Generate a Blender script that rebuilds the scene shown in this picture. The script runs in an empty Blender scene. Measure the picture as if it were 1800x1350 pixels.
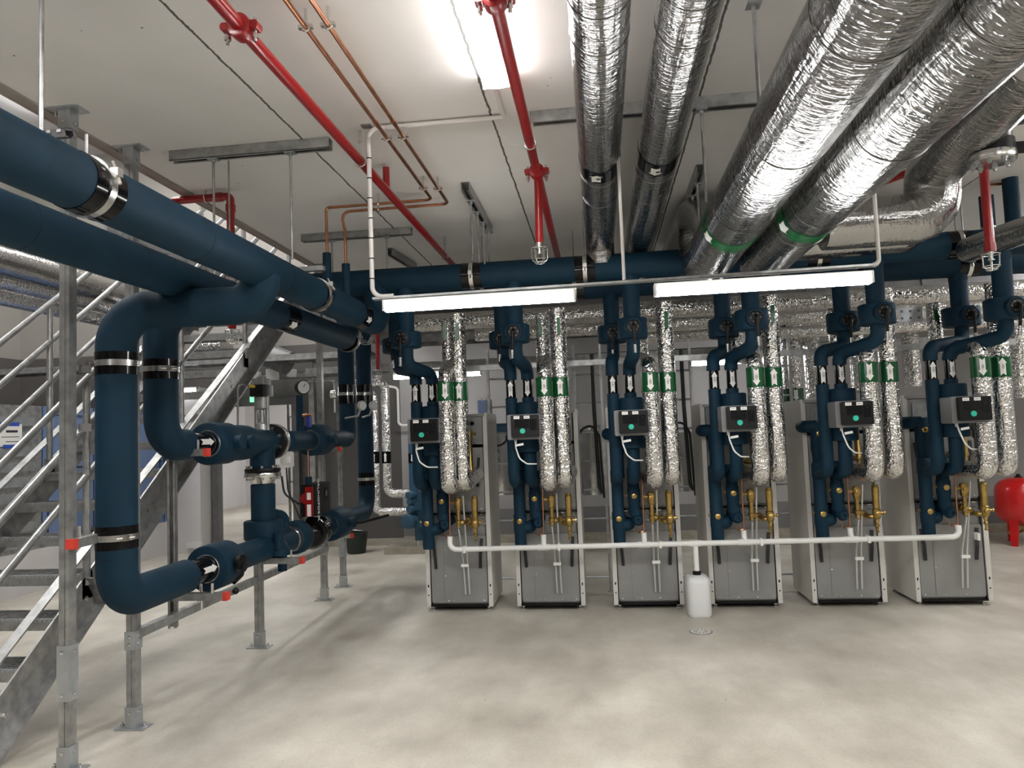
import bpy, bmesh, math, random
from mathutils import Vector, Matrix
random.seed(7)
PI = math.pi
sc = bpy.context.scene
COL = sc.collection
V = Vector

# ------------------------------------------------------------------ camera
FPX, CAMZ = 1300.0, 1.56                      # focal length in pixels of the 1800 px frame, eye height
yv = V((155., 80., FPX)).normalized()         # the pipe direction (+Y) seen from the lens
ta = math.tan(math.radians(2.2))
dn = V((ta, 1.0, -(yv.x * ta + yv.y) / yv.z)).normalized()
zv = -dn
xv = yv.cross(zv)
ROWS = (xv, yv, zv)
CP = V((0, 0, CAMZ))

def ray(px, py):
    c = V((px - 900., py - 675., FPX))
    return V((xv.dot(c), yv.dot(c), zv.dot(c)))
def at(px, py, Y):
    d = ray(px, py); return CP + d * (Y / d.y)
def atX(px, py, X):
    d = ray(px, py); return CP + d * (X / d.x)
def atZ(px, py, Z):
    d = ray(px, py); return CP + d * ((Z - CAMZ) / d.z)
def proj(p):
    q = V(p) - CP
    c = xv * q.x + yv * q.y + zv * q.z
    return 900 + FPX * c.x / c.z, 675 + FPX * c.y / c.z
def Yon(px, X, Z):
    lo, hi = 1.0, 40.0
    for _ in range(50):
        m = (lo + hi) / 2
        if (proj((X, m, Z))[0] < px) == (X < 0): lo = m
        else: hi = m
    return lo

cam = bpy.data.cameras.new('camera'); camo = bpy.data.objects.new('camera', cam); COL.objects.link(camo)
cam.sensor_width = 36; cam.lens = 26; cam.sensor_fit = 'HORIZONTAL'; cam.clip_end = 200
Mx = Matrix(((xv.x, -xv.y, -xv.z), (yv.x, -yv.y, -yv.z), (zv.x, -zv.y, -zv.z))).to_4x4()
Mx.translation = CP
camo.matrix_world = Mx
sc.camera = camo

# ------------------------------------------------------------------ materials
def newmat(name):
    m = bpy.data.materials.new(name); m.use_nodes = True
    nt = m.node_tree; b = nt.nodes['Principled BSDF']
    return m, nt, b
def nd(nt, t, **k):
    n = nt.nodes.new(t)
    for a, v in k.items(): setattr(n, a, v)
    return n
def lk(nt, a, b): nt.links.new(a, b)
def mathn(nt, op, a, b=None, c=None):
    n = nd(nt, 'ShaderNodeMath', operation=op)
    for i, v in enumerate((a, b, c)):
        if v is None: continue
        if isinstance(v, (int, float)): n.inputs[i].default_value = v
        else: lk(nt, v, n.inputs[i])
    return n.outputs[0]
def noise(nt, vec, scale, detail=4, rough=.55):
    n = nd(nt, 'ShaderNodeTexNoise'); n.inputs['Scale'].default_value = scale
    n.inputs['Detail'].default_value = detail; n.inputs['Roughness'].default_value = rough
    if vec is not None: lk(nt, vec, n.inputs['Vector'])
    return n.outputs['Fac']
def ramp(nt, fac, stops):
    r = nd(nt, 'ShaderNodeValToRGB'); e = r.color_ramp.elements
    while len(e) < len(stops): e.new(.5)
    for x, (p, c) in zip(e, stops):
        x.position = p; x.color = (*c, 1) if len(c) == 3 else c
    lk(nt, fac, r.inputs[0]); return r.outputs[0]
def coords(nt, kind='Object', scale=None):
    t = nd(nt, 'ShaderNodeTexCoord').outputs[kind]
    if scale:
        mp = nd(nt, 'ShaderNodeMapping'); mp.inputs['Scale'].default_value = scale
        lk(nt, t, mp.inputs['Vector']); return mp.outputs[0]
    return t
def bump(nt, b, h, strength=.3, dist=.01):
    n = nd(nt, 'ShaderNodeBump'); n.inputs['Strength'].default_value = strength; n.inputs['Distance'].default_value = dist
    lk(nt, h, n.inputs['Height']); lk(nt, n.outputs[0], b.inputs['Normal'])
def simple(name, col, rough=.5, metal=0., var=0., vscale=20, bmp=0., bscale=200, spec=.5, coat=0):
    m, nt, b = newmat(name)
    b.inputs['Roughness'].default_value = rough; b.inputs['Metallic'].default_value = metal
    b.inputs['Specular IOR Level'].default_value = spec
    if coat: b.inputs['Coat Weight'].default_value = coat; b.inputs['Coat Roughness'].default_value = .08
    if var:
        f = noise(nt, coords(nt), vscale)
        lo = [max(0, c * (1 - var)) for c in col]; hi = [min(1, c * (1 + var)) for c in col]
        lk(nt, ramp(nt, f, [(.3, lo), (.7, hi)]), b.inputs['Base Color'])
    else: b.inputs['Base Color'].default_value = (*col, 1)
    if bmp: bump(nt, b, noise(nt, coords(nt), bscale, 3), bmp, .003)
    return m
def srgb(r, g, b): return tuple(((c / 255 + .055) / 1.055) ** 2.4 if c > 10 else c / 255 / 12.92 for c in (r, g, b))

M = {}
M['blue'] = simple('blue_foam', (.0052, .027, .050), .62, 0, .10, 6, .25, 350, .2)
M['blue_light'] = simple('blue_jacket', (.022, .085, .15), .5, 0, .08, 8, .1, 300)
M['black'] = simple('black_tape', (.004, .004, .0045), .13, spec=.3)
M['blackmat'] = simple('black_plastic', (.006, .006, .0065), .4, spec=.25)
M['galv'] = simple('galvanised', (.37, .375, .37), .38, .7, .28, 14, .15, 90)
M['galvnew'] = simple('zinc_plate', (.43, .455, .47), .36, .65, .15, 10)
M['steel'] = simple('bright_steel', (.68, .68, .66), .25, 1.)
M['thinsteel'] = simple('thin_steel_tube', (.62, .62, .60), .4, .4)
M['steelpanel'] = simple('cabinet_steel', (.27, .27, .265), .42, .3, .1, 3, .05, 60)
M['steeldark'] = simple('dark_steel', (.16, .16, .16), .5, .6, .15, 8)
M['white'] = simple('white_plastic', (.78, .78, .76), .35)
M['panelwhite'] = simple('white_enamel', (.60, .585, .55), .4)
M['paper'] = simple('label_paper', (.82, .82, .80), .5)
M['ink'] = simple('label_ink', (.02, .02, .02), .6)
M['green'] = simple('green_tape', (.003, .075, .02), .22)
M['teal'] = simple('teal_knob', (.03, .50, .36), .35)
M['red'] = simple('red_enamel', (.27, .006, .007), .28, 0, .06, 5, 0, 100, .5, .2)
M['redtank'] = simple('red_tank_enamel', (.58, .012, .012), .25, 0, .04, 3, coat=.3)
M['redcap'] = simple('red_plastic', (.62, .05, .03), .45)
M['copper'] = simple('copper', (.52, .25, .15), .33, 1., .22, 15)
M['brass'] = simple('brass', (.43, .295, .10), .32, .95, .2, 25)
M['greybox'] = simple('grey_casting', (.20, .20, .205), .5, .25)
M['bluewall'] = simple('blue_panel', (.13, .20, .37), .45, 0, .05, 3)
M['bluetape'] = simple('blue_tape', (.02, .07, .42), .5)
M['bluepaint'] = simple('blue_paint', (.015, .03, .25), .4)
M['bluebox'] = simple('pale_blue_casting', (.28, .38, .62), .45)
M['yellow'] = simple('yellow_plug', (.6, .42, .05), .5)
M['bucket'] = simple('dark_green_plastic', (.012, .022, .016), .5)
M['timber'] = simple('concrete_plinth', (.36, .33, .27), .8, 0, .15, 8)
M['screen'] = simple('dark_screen', (.012, .012, .013), .12, spec=.3)
M['rubber'] = simple('rubber_strap', (.02, .02, .02), .7)
M['trunk'] = simple('painted_conduit', (.70, .68, .66), .45)
M['wire'] = simple('grey_wire', (.25, .25, .25), .45, .5)
M['cable'] = simple('black_cable', (.015, .015, .016), .5)
M['jerry'] = None
m, nt, b = newmat('milky_plastic'); b.inputs['Base Color'].default_value = (.72, .73, .73, 1); b.inputs['Roughness'].default_value = .4
b.inputs['Subsurface Weight'].default_value = .25; b.inputs['Subsurface Radius'].default_value = (.05, .05, .05); M['jerry'] = m
m, nt, b = newmat('gauge_glass'); b.inputs['Base Color'].default_value = (.7, .72, .74, 1); b.inputs['Roughness'].default_value = .1; M['dial'] = m

def emis(name, col, s):
    m, nt, b = newmat(name); b.inputs['Base Color'].default_value = (.9, .9, .9, 1)
    b.inputs['Emission Color'].default_value = (*col, 1); b.inputs['Emission Strength'].default_value = s
    return m
LAMP = 31.0; EXPOSURE = 1.0
M['lamp'] = emis('lamp_diffuser', (1, .99, .97), LAMP)
M['lampceil'] = emis('lamp_diffuser_ceiling', (1, .99, .97), 13)
M['lampback'] = emis('lamp_diffuser_far', (1, .99, .97), 24)
M['exitsign'] = emis('exit_sign_face', (.03, .55, .2), 1.2)

# aluminium foil wrap: wrinkles, lengthwise creases and spiral tape seams from the pipe's own UVs (metres)
def foil(name, base, rough, wr, flat=1., crum=1., ring=.5):
    m, nt, b = newmat(name)
    b.inputs['Metallic'].default_value = 1.; b.inputs['Base Color'].default_value = (*base, 1)
    uv = coords(nt, 'UV'); ob = coords(nt)
    def mapped(sx_, sy_):
        mp = nd(nt, 'ShaderNodeMapping'); mp.inputs['Scale'].default_value = (sx_, sy_, 1); lk(nt, uv, mp.inputs['Vector']); return mp.outputs[0]
    n1 = noise(nt, mapped(1, 1.5), 17, 2, .55)          # crumpled foil
    n2 = noise(nt, mapped(.22, 1), 42, 2, .6)           # wrinkles running round the pipe
    n3 = noise(nt, mapped(3.2, .22), 9, 2, .5)          # long flats along the pipe
    dis = nd(nt, 'ShaderNodeMixRGB'); dis.inputs[0].default_value = .1
    nz = nd(nt, 'ShaderNodeTexNoise'); nz.inputs['Scale'].default_value = 9; lk(nt, mapped(1, 1.5), nz.inputs['Vector'])
    lk(nt, mapped(1, 1.5), dis.inputs[1]); lk(nt, nz.outputs['Color'], dis.inputs[2])
    vo = nd(nt, 'ShaderNodeTexVoronoi', feature='DISTANCE_TO_EDGE'); vo.inputs['Scale'].default_value = 20; lk(nt, dis.outputs[0], vo.inputs['Vector'])
    crease = mathn(nt, 'MINIMUM', mathn(nt, 'MULTIPLY', vo.outputs['Distance'], 7.), 1.)
    sx = nd(nt, 'ShaderNodeSeparateXYZ'); lk(nt, uv, sx.inputs[0])
    sp = mathn(nt, 'FRACT', mathn(nt, 'ADD', mathn(nt, 'MULTIPLY', sx.outputs['Y'], 1.9),
        mathn(nt, 'ADD', mathn(nt, 'MULTIPLY', sx.outputs['X'], .55), mathn(nt, 'MULTIPLY', noise(nt, uv, 3, 1), .25))))
    seam = mathn(nt, 'LESS_THAN', sp, .016)
    h = mathn(nt, 'ADD', mathn(nt, 'ADD', mathn(nt, 'MULTIPLY', n1, crum), mathn(nt, 'MULTIPLY', n2, ring)),
              mathn(nt, 'ADD', mathn(nt, 'ADD', mathn(nt, 'MULTIPLY', n3, flat), mathn(nt, 'MULTIPLY', crease, crum * .22)), mathn(nt, 'MULTIPLY', seam, .25)))
    bump(nt, b, h, wr, .012)
    lk(nt, ramp(nt, noise(nt, ob, 18, 3), [(.3, (rough - .07,) * 3), (.75, (rough + .1,) * 3)]), b.inputs['Roughness'])
    return m
M['foil'] = foil('foil_wrap', (.66, .655, .64), .13, 1., 1., 1., .5)
M['foilbig'] = foil('foil_duct_wrap', (.40, .397, .392), .2, 1., .5, .2, .36)
M['foilfine'] = foil('foil_pipe_wrap', (.76, .755, .74), .12, 1., 1.1, 1.15, .5)

# floor: polished concrete
m, nt, b = newmat('floor_concrete')
ob = coords(nt); st = coords(nt, 'Object', (1., .55, 1.))
f1 = noise(nt, ob, .55, 5, .6); f2 = noise(nt, st, 3.2, 6, .65); f3 = noise(nt, ob, 60, 3, .6)
mix = mathn(nt, 'ADD', mathn(nt, 'MULTIPLY', f1, .55), mathn(nt, 'ADD', mathn(nt, 'MULTIPLY', f2, .33), mathn(nt, 'MULTIPLY', f3, .12)))
c = ramp(nt, mix, [(.34, srgb(146, 139, 127)), (.5, srgb(187, 181, 169)), (.62, srgb(212, 207, 196))])
vo = nd(nt, 'ShaderNodeTexVoronoi'); vo.inputs['Scale'].default_value = 2.1; lk(nt, ob, vo.inputs['Vector'])
spot = mathn(nt, 'LESS_THAN', vo.outputs['Distance'], .012)
mx = nd(nt, 'ShaderNodeMixRGB'); lk(nt, spot, mx.inputs[0]); lk(nt, c, mx.inputs[1]); mx.inputs[2].default_value = (.05, .045, .04, 1)
lk(nt, mx.outputs[0], b.inputs['Base Color'])
lk(nt, ramp(nt, f2, [(.3, (.36,) * 3), (.7, (.55,) * 3)]), b.inputs['Roughness'])
bump(nt, b, f2, .06, .004); M['floor'] = m

# ceiling: white painted hollow core slabs, joints every 1.13 m along the pipes
m, nt, b = newmat('ceiling_paint')
ob = coords(nt); sx = nd(nt, 'ShaderNodeSeparateXYZ'); lk(nt, ob, sx.inputs[0])
wob = noise(nt, ob, 14, 4, .7)
fr = mathn(nt, 'FRACT', mathn(nt, 'ADD', mathn(nt, 'DIVIDE', mathn(nt, 'ADD', sx.outputs['X'], mathn(nt, 'MULTIPLY', mathn(nt, 'SUBTRACT', wob, .5), .022)), 1.13), 10 + 1.65 / 1.13 + .5))
dist = mathn(nt, 'ABSOLUTE', mathn(nt, 'SUBTRACT', fr, .5))
joint = mathn(nt, 'LESS_THAN', dist, .0055)
lip = mathn(nt, 'LESS_THAN', dist, .014)
vo = nd(nt, 'ShaderNodeTexVoronoi'); vo.inputs['Scale'].default_value = 9; lk(nt, ob, vo.inputs['Vector'])
pit = mathn(nt, 'MULTIPLY', mathn(nt, 'LESS_THAN', vo.outputs['Distance'], .045), mathn(nt, 'GREATER_THAN', noise(nt, ob, 1.7, 2), .56))
base = ramp(nt, noise(nt, ob, 1.3, 4), [(.3, srgb(221, 220, 218)), (.7, srgb(231, 230, 228))])
mx = nd(nt, 'ShaderNodeMixRGB'); lk(nt, mathn(nt, 'MAXIMUM', joint, pit), mx.inputs[0]); lk(nt, base, mx.inputs[1]); mx.inputs[2].default_value = (.10, .095, .09, 1)
lk(nt, mx.outputs[0], b.inputs['Base Color']); b.inputs['Roughness'].default_value = .7
bump(nt, b, mathn(nt, 'ADD', mathn(nt, 'MULTIPLY', lip, -.6), mathn(nt, 'MULTIPLY', noise(nt, ob, 5, 4), .5)), .25, .012); M['ceiling'] = m

# walls: two tone paint, grey to a height, white above
def twotone(name, zsplit, lo, hi, z0=None, c0=None):
    m, nt, b = newmat(name); ob = coords(nt); sx = nd(nt, 'ShaderNodeSeparateXYZ'); lk(nt, ob, sx.inputs[0])
    mx = nd(nt, 'ShaderNodeMixRGB'); lk(nt, mathn(nt, 'GREATER_THAN', sx.outputs['Z'], zsplit), mx.inputs[0])
    mx.inputs[1].default_value = (*lo, 1); mx.inputs[2].default_value = (*hi, 1); out = mx.outputs[0]
    if z0:
        m2 = nd(nt, 'ShaderNodeMixRGB'); lk(nt, mathn(nt, 'LESS_THAN', sx.outputs['Z'], z0), m2.inputs[0]); lk(nt, out, m2.inputs[1]); m2.inputs[2].default_value = (*c0, 1); out = m2.outputs[0]
    m3 = nd(nt, 'ShaderNodeMixRGB', blend_type='MULTIPLY'); m3.inputs[0].default_value = 1; lk(nt, out, m3.inputs[1])
    lk(nt, ramp(nt, noise(nt, ob, 1.1, 4), [(.3, (.93,) * 3), (.7, (1.,) * 3)]), m3.inputs[2])
    lk(nt, m3.outputs[0], b.inputs['Base Color']); b.inputs['Roughness'].default_value = .65
    bump(nt, b, noise(nt, ob, 40, 3), .08, .004)
    return m
M['wallback'] = twotone('back_wall_paint', .48, srgb(120, 118, 118), srgb(160, 158, 157), .12, srgb(165, 158, 146))
M['wallhall'] = twotone('hall_wall_paint', 3.0, srgb(84, 81, 79), srgb(148, 144, 138))
M['wallwhite'] = simple('white_wall_paint', srgb(205, 203, 203), .65, 0, .04, 2)
M['slabedge'] = simple('slab_edge', srgb(150, 146, 140), .7, 0, .08, 6)

# ------------------------------------------------------------------ mesh builder
def perp(d):
    a = V((0, 0, 1)) if abs(d.z) < .9 else V((1, 0, 0))
    u = d.cross(a).normalized(); return u, d.cross(u).normalized()
def fillet(pts, r, n=8):
    pts = [V(p) for p in pts]
    if len(pts) < 3 or not r: return pts
    out = [pts[0]]
    for i in range(1, len(pts) - 1):
        p, a, b_ = pts[i], pts[i - 1], pts[i + 1]
        d1 = (a - p); d2 = (b_ - p); l1, l2 = d1.length, d2.length
        d1.normalize(); d2.normalize()
        ang = d1.angle(d2)
        if ang > PI - .03: out.append(p); continue
        rr = r[i - 1] if isinstance(r, (list, tuple)) else r
        t = min(rr / math.tan(ang / 2), l1 * .49 if i > 1 else l1 * .98, l2 * .49 if i < len(pts) - 2 else l2 * .98)
        rad = t * math.tan(ang / 2)
        c = p + (d1 + d2).normalized() * (rad / math.sin(ang / 2))
        s = p + d1 * t - c; e = p + d2 * t - c
        tot = s.angle(e); ax = s.cross(e).normalized()
        for k in range(n + 1):
            out.append(c + Matrix.Rotation(tot * k / n, 3, ax) @ s)
    out.append(pts[-1])
    return out

class MB:
    def __init__(s): s.v = []; s.f = []; s.uv = []
    def _add(s, vs, fs, uvs=None):
        o = len(s.v); s.v += [V(v) for v in vs]
        for i, f in enumerate(fs):
            s.f.append([o + k for k in f])
            s.uv.append(uvs[i] if uvs else None)
        return s
    def box(s, c, size, rot=None):
        c = V(c); hx, hy, hz = size[0] / 2, size[1] / 2, size[2] / 2
        vs = []
        for x, y, z in ((-1, -1, -1), (1, -1, -1), (1, 1, -1), (-1, 1, -1), (-1, -1, 1), (1, -1, 1), (1, 1, 1), (-1, 1, 1)):
            p = V((x * hx, y * hy, z * hz)); vs.append(c + (rot @ p if rot else p))
        return s._add(vs, [(0, 3, 2, 1), (4, 5, 6, 7), (0, 1, 5, 4), (1, 2, 6, 5), (2, 3, 7, 6), (3, 0, 4, 7)])
    def b2(s, a, b_):
        return s.box([(a[i] + b_[i]) / 2 for i in range(3)], [abs(b_[i] - a[i]) for i in range(3)])
    def rbox(s, c, size, r, axis=1, n=4):
        # box with rounded edges along one axis
        c = V(c); i, j = [(1, 2), (0, 2), (0, 1)][axis]
        pts = []
        for sx_, sy_, a0 in ((1, 1, 0), (-1, 1, PI / 2), (-1, -1, PI), (1, -1, 1.5 * PI)):
            for k in range(n + 1):
                a = a0 + PI / 2 * k / n
                pts.append((sx_ * (size[i] / 2 - r) + r * math.cos(a), sy_ * (size[j] / 2 - r) + r * math.sin(a)))
        vs = []
        for t in (-1, 1):
            for p in pts:
                q = [0, 0, 0]; q[axis] = t * size[axis] / 2; q[i] = p[0]; q[j] = p[1]; vs.append(c + V(q))
        N = len(pts); fs = [(k, (k + 1) % N, N + (k + 1) % N, N + k) for k in range(N)]
        fs += [tuple(range(N - 1, -1, -1)), tuple(range(N, 2 * N))]
        return s._add(vs, fs)
    def beam(s, p0, p1, w, h, up=(0, 0, 1)):
        # w across, h along "up"
        p0, p1, up = V(p0), V(p1), V(up); d = (p1 - p0); L = d.length; d.normalize()
        x = d.cross(up).normalized(); z = x.cross(d).normalized()
        R = Matrix((x, d, z)).transposed()
        return s.box((p0 + p1) / 2, (w, L, h), R)
    def tube(s, pts, r, seg=16, cap=True, fil=0, n=8):
        pts = fillet(pts, fil, n) if fil else [V(p) for p in pts]
        q = [pts[0]]
        for p in pts[1:]:
            if (p - q[-1]).length > 1e-5: q.append(p)
        pts = q; N = len(pts); rr = r if isinstance(r, (list, tuple)) else None
        tang = []
        for i in range(N):
            a = (pts[i] - pts[i - 1]).normalized() if i else None
            b_ = (pts[i + 1] - pts[i]).normalized() if i < N - 1 else None
            tang.append((a + b_).normalized() if a and b_ else (a or b_))
        u, w = perp(tang[0]); vs, fs, uvs = [], [], []; L = 0; Ls = []
        for i in range(N):
            if i:
                ax = tang[i - 1].cross(tang[i])
                if ax.length > 1e-7:
                    Rm = Matrix.Rotation(tang[i - 1].angle(tang[i]), 3, ax.normalized()); u = Rm @ u
                u = (u - tang[i] * u.dot(tang[i])).normalized(); L += (pts[i] - pts[i - 1]).length
            w = tang[i].cross(u); Ls.append(L); ri = rr[i] if rr else r
            for k in range(seg):
                a = 2 * PI * k / seg; vs.append(pts[i] + (u * math.cos(a) + w * math.sin(a)) * ri)
        r0 = rr[0] if rr else r
        for i in range(N - 1):
            for k in range(seg):
                k2 = (k + 1) % seg
                fs.append((i * seg + k, i * seg + k2, (i + 1) * seg + k2, (i + 1) * seg + k))
                ua, ub = 2 * PI * k / seg * r0, 2 * PI * (k + 1) / seg * r0
                uvs.append(((ua, Ls[i]), (ub, Ls[i]), (ub, Ls[i + 1]), (ua, Ls[i + 1])))
        if cap:
            fs.append(tuple(range(seg - 1, -1, -1))); uvs.append(None)
            fs.append(tuple((N - 1) * seg + k for k in range(seg))); uvs.append(None)
        return s._add(vs, fs, uvs)
    def cyl(s, p0, p1, r, seg=16): return s.tube([p0, p1], r, seg)
    def lathe(s, p0, axis, prof, seg=20):
        p0 = V(p0); d = V(axis).normalized(); u, w = perp(d); vs, fs, uvs = [], [], []
        for t, r in prof:
            for k in range(seg):
                a = 2 * PI * k / seg; vs.append(p0 + d * t + (u * math.cos(a) + w * math.sin(a)) * r)
        N = len(prof)
        for i in range(N - 1):
            for k in range(seg):
                k2 = (k + 1) % seg; fs.append((i * seg + k, i * seg + k2, (i + 1) * seg + k2, (i + 1) * seg + k))
                uvs.append(((k * .03, prof[i][0]), (k * .03 + .03, prof[i][0]), (k * .03 + .03, prof[i + 1][0]), (k * .03, prof[i + 1][0])))
        fs.append(tuple(range(seg - 1, -1, -1))); uvs.append(None)
        fs.append(tuple((N - 1) * seg + k for k in range(seg))); uvs.append(None)
        return s._add(vs, fs, uvs)
    def drum(s, p0, p1, r, bev=.012, seg=24):
        p0, p1 = V(p0), V(p1); L = (p1 - p0).length
        return s.lathe(p0, p1 - p0, [(0, r - bev), (bev * .3, r - bev * .3), (bev, r), (L - bev, r), (L - bev * .3, r - bev * .3), (L, r - bev)], seg)
    def sphere(s, c, r, seg=16, sc_=(1, 1, 1)):
        n = seg // 2
        prof = [(-r * math.cos(PI * i / n), max(1e-4, r * math.sin(PI * i / n))) for i in range(n + 1)]
        o = len(s.v); s.lathe(c, (0, 0, 1), prof, seg)
        for i in range(o, len(s.v)):
            q = s.v[i] - V(c); s.v[i] = V(c) + V((q.x * sc_[0], q.y * sc_[1], q.z * sc_[2]))
        return s
    def poly(s, pts): return s._add(pts, [tuple(range(len(pts)))])
    def prism(s, pts, d):
        n = len(pts); d = V(d); vs = [V(p) for p in pts] + [V(p) + d for p in pts]
        return s._add(vs, [tuple(range(n - 1, -1, -1)), tuple(range(n, 2 * n))] + [(k, (k + 1) % n, n + (k + 1) % n, n + k) for k in range(n)])
    def torus(s, c, axis, R, r, seg=24, m=8):
        c = V(c); d = V(axis).normalized(); u, w = perp(d); vs, fs = [], []
        for i in range(seg):
            a = 2 * PI * i / seg; e = u * math.cos(a) + w * math.sin(a)
            for k in range(m):
                b_ = 2 * PI * k / m; vs.append(c + e * (R + r * math.cos(b_)) + d * (r * math.sin(b_)))
        for i in range(seg):
            for k in range(m):
                fs.append((i * m + k, ((i + 1) % seg) * m + k, ((i + 1) % seg) * m + (k + 1) % m, i * m + (k + 1) % m))
        return s._add(vs, fs)
    def channel(s, p0, p1, w, h, up=(0, 0, 1), t=.004):
        # strut channel with its open slot facing "-up"
        p0, p1, up = V(p0), V(p1), V(up).normalized(); d = (p1 - p0).normalized(); x = d.cross(up).normalized()
        s.beam(p0 + up * (h / 2 - t / 2), p1 + up * (h / 2 - t / 2), w, t, up)
        for k in (-1, 1):
            o = x * (k * (w / 2 - t / 2)); s.beam(p0 + o, p1 + o, t, h, up)
            o2 = x * (k * (w / 2 - w * .14)) - up * (h / 2 - t / 2); s.beam(p0 + o2, p1 + o2, w * .28, t, up)
        return s
    def mesh(s, name, loc):
        me = bpy.data.meshes.new(name)
        L = V(loc); me.from_pydata([tuple(v - L) for v in s.v], [], s.f)
        if any(s.uv):
            uvl = me.uv_layers.new(name='UVMap'); i = 0; data = []
            for f, u in zip(s.f, s.uv):
                for k in range(len(f)): data += (u[k] if u else (0., 0.))
            uvl.data.foreach_set('uv', data)
        bm = bmesh.new(); bm.from_mesh(me); bmesh.ops.recalc_face_normals(bm, faces=bm.faces); bm.to_mesh(me); bm.free()
        me.polygons.foreach_set('use_smooth', [True] * len(me.polygons))
        me.set_sharp_from_angle(angle=math.radians(38))
        return me

def mkobj(name, mb, mat, loc, parent=None):
    me = mb.mesh(name, loc); me.materials.append(M[mat] if isinstance(mat, str) else mat)
    o = bpy.data.objects.new(name, me); COL.objects.link(o)
    if parent: o.parent = parent
    else: o.location = loc
    return o

class Thing:
    def __init__(s, name, label, cat, loc, group=None):
        s.loc = V(loc); s.o = bpy.data.objects.new(name, None); COL.objects.link(s.o)
        s.o.location = s.loc; s.o.empty_display_size = .1
        s.o['label'] = label; s.o['category'] = cat
        if group: s.o['group'] = group
    def part(s, name, mb, mat, parent=None, label=None):
        o = mkobj(name, mb, mat, s.loc, parent or s.o)
        if label: o['label'] = label
        return o
def solo(name, label, cat, mb, mat, group=None, kind=None):
    lo = V([min(v[i] for v in mb.v) for i in range(3)]); hi = V([max(v[i] for v in mb.v) for i in range(3)])
    o = mkobj(name, mb, mat, V(((lo.x + hi.x) / 2, (lo.y + hi.y) / 2, lo.z)))
    o['label'] = label; o['category'] = cat
    if group: o['group'] = group
    if kind: o['kind'] = kind
    return o
def struct(name, mb, mat, label=None):
    o = mkobj(name, mb, mat, V((0, 0, 0))); o['kind'] = 'structure'
    if label: o['label'] = label; o['category'] = name.split('_')[0]
    return o
def copy_tree(o, parent=None):
    c = o.copy(); COL.objects.link(c); c.parent = parent
    for ch in [x for x in bpy.data.objects if x.parent == o]: copy_tree(ch, c)
    return c

def wrap_arrow(mb, c, r, w, h, up=True, face=(0, -1, 0), axis=(0, 0, 1), n=10):
    # arrow shaped sticker wrapped on a pipe of radius r, axis through c, facing "face"
    c, ax, f = V(c), V(axis).normalized(), V(face).normalized(); f = (f - ax * f.dot(ax)).normalized(); sd = ax.cross(f)
    if not up: ax = -ax
    xs = [-1, -.68, -.67, -.4, -.2, 0, .2, .4, .67, .68, 1]
    top = lambda x: h / 2 - abs(x) * h * .28
    bot = lambda x: (h / 2 - .30 * h if abs(x) > .675 else -h / 2 + (1 - abs(x) / .67) * h * .12)
    vs, fs = [], []
    for x in xs:
        a = x * (w / 2) / r; d = f * math.cos(a) + sd * math.sin(a)
        for y in (bot(x), top(x)): vs.append(c + d * r + ax * y)
    for i in range(len(xs) - 1): fs.append((2 * i, 2 * i + 2, 2 * i + 3, 2 * i + 1))
    mb._add(vs, fs)
def text_mb(txt, c, right, up, size, depth=.0006):
    cu = bpy.data.curves.new('t', 'FONT'); cu.body = txt; cu.size = size; cu.extrude = depth / 2; cu.align_x = 'CENTER'; cu.align_y = 'CENTER'
    o = bpy.data.objects.new('t', cu); COL.objects.link(o)
    dg = bpy.context.evaluated_depsgraph_get(); me = bpy.data.meshes.new_from_object(o.evaluated_get(dg))
    r, u = V(right).normalized(), V(up).normalized(); nrm = r.cross(u); mb = MB()
    mb._add([V(c) + r * v.co.x + u * v.co.y + nrm * v.co.z for v in me.vertices], [tuple(p.vertices) for p in me.polygons])
    bpy.data.objects.remove(o); bpy.data.curves.remove(cu); bpy.data.meshes.remove(me)
    return mb
def clamp_ring(mb, c, axis, r, w=.02, seg=28):
    # steel band with its bolt ear
    c, d = V(c), V(axis).normalized(); mb.tube([c - d * w / 2, c + d * w / 2], r + .003, seg)
    return mb
# ------------------------------------------------------------------ the room
CH = 3.32; BY = 10.6; SX = -2.82                  # ceiling height, back wall, slab edge
XR, XL, YF, HH = 6.3, -9.0, -10.0, 6.2
DX0, DX1, DH = -5.78, -4.42, 2.12                 # doorway in the back wall
struct('floor', MB().b2((XL, YF, -.1), (XR, 19, 0)), 'floor')
struct('ceiling', MB().b2((SX, YF, CH), (XR, BY, CH + .3)), 'ceiling')
struct('ceiling_hall', MB().b2((XL, YF, HH), (SX - .02, BY, HH + .1)), 'wallwhite')
struct('wall_back', MB().b2((-2.9, BY, 0), (XR, BY + .2, HH)), 'wallback')
struct('wall_hall', MB().b2((DX1, BY, 0), (-2.9, BY + .2, HH)).b2((XL, BY, 0), (DX0, BY + .2, HH)).b2((DX0, BY, DH), (DX1, BY + .2, HH)), 'wallhall')
struct('wall_left', MB().b2((XL - .2, YF, 0), (XL, BY, HH)), 'wallhall')
struct('wall_right', MB().b2((XR, YF, 0), (XR + .2, BY, CH)), 'wallback')
struct('wall_front', MB().b2((XL, YF - .2, 0), (XR, YF, HH)), 'wallback')
struct('wall_upper', MB().b2((SX - .02, YF, CH + .3), (SX + .1, BY, HH)), 'wallwhite')
struct('trim_1', MB().b2((SX - .015, YF, CH - .014), (SX, BY, CH + .3)).b2((SX, YF, CH - .012), (SX + .06, BY, CH - .0005)), 'slabedge')
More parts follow.
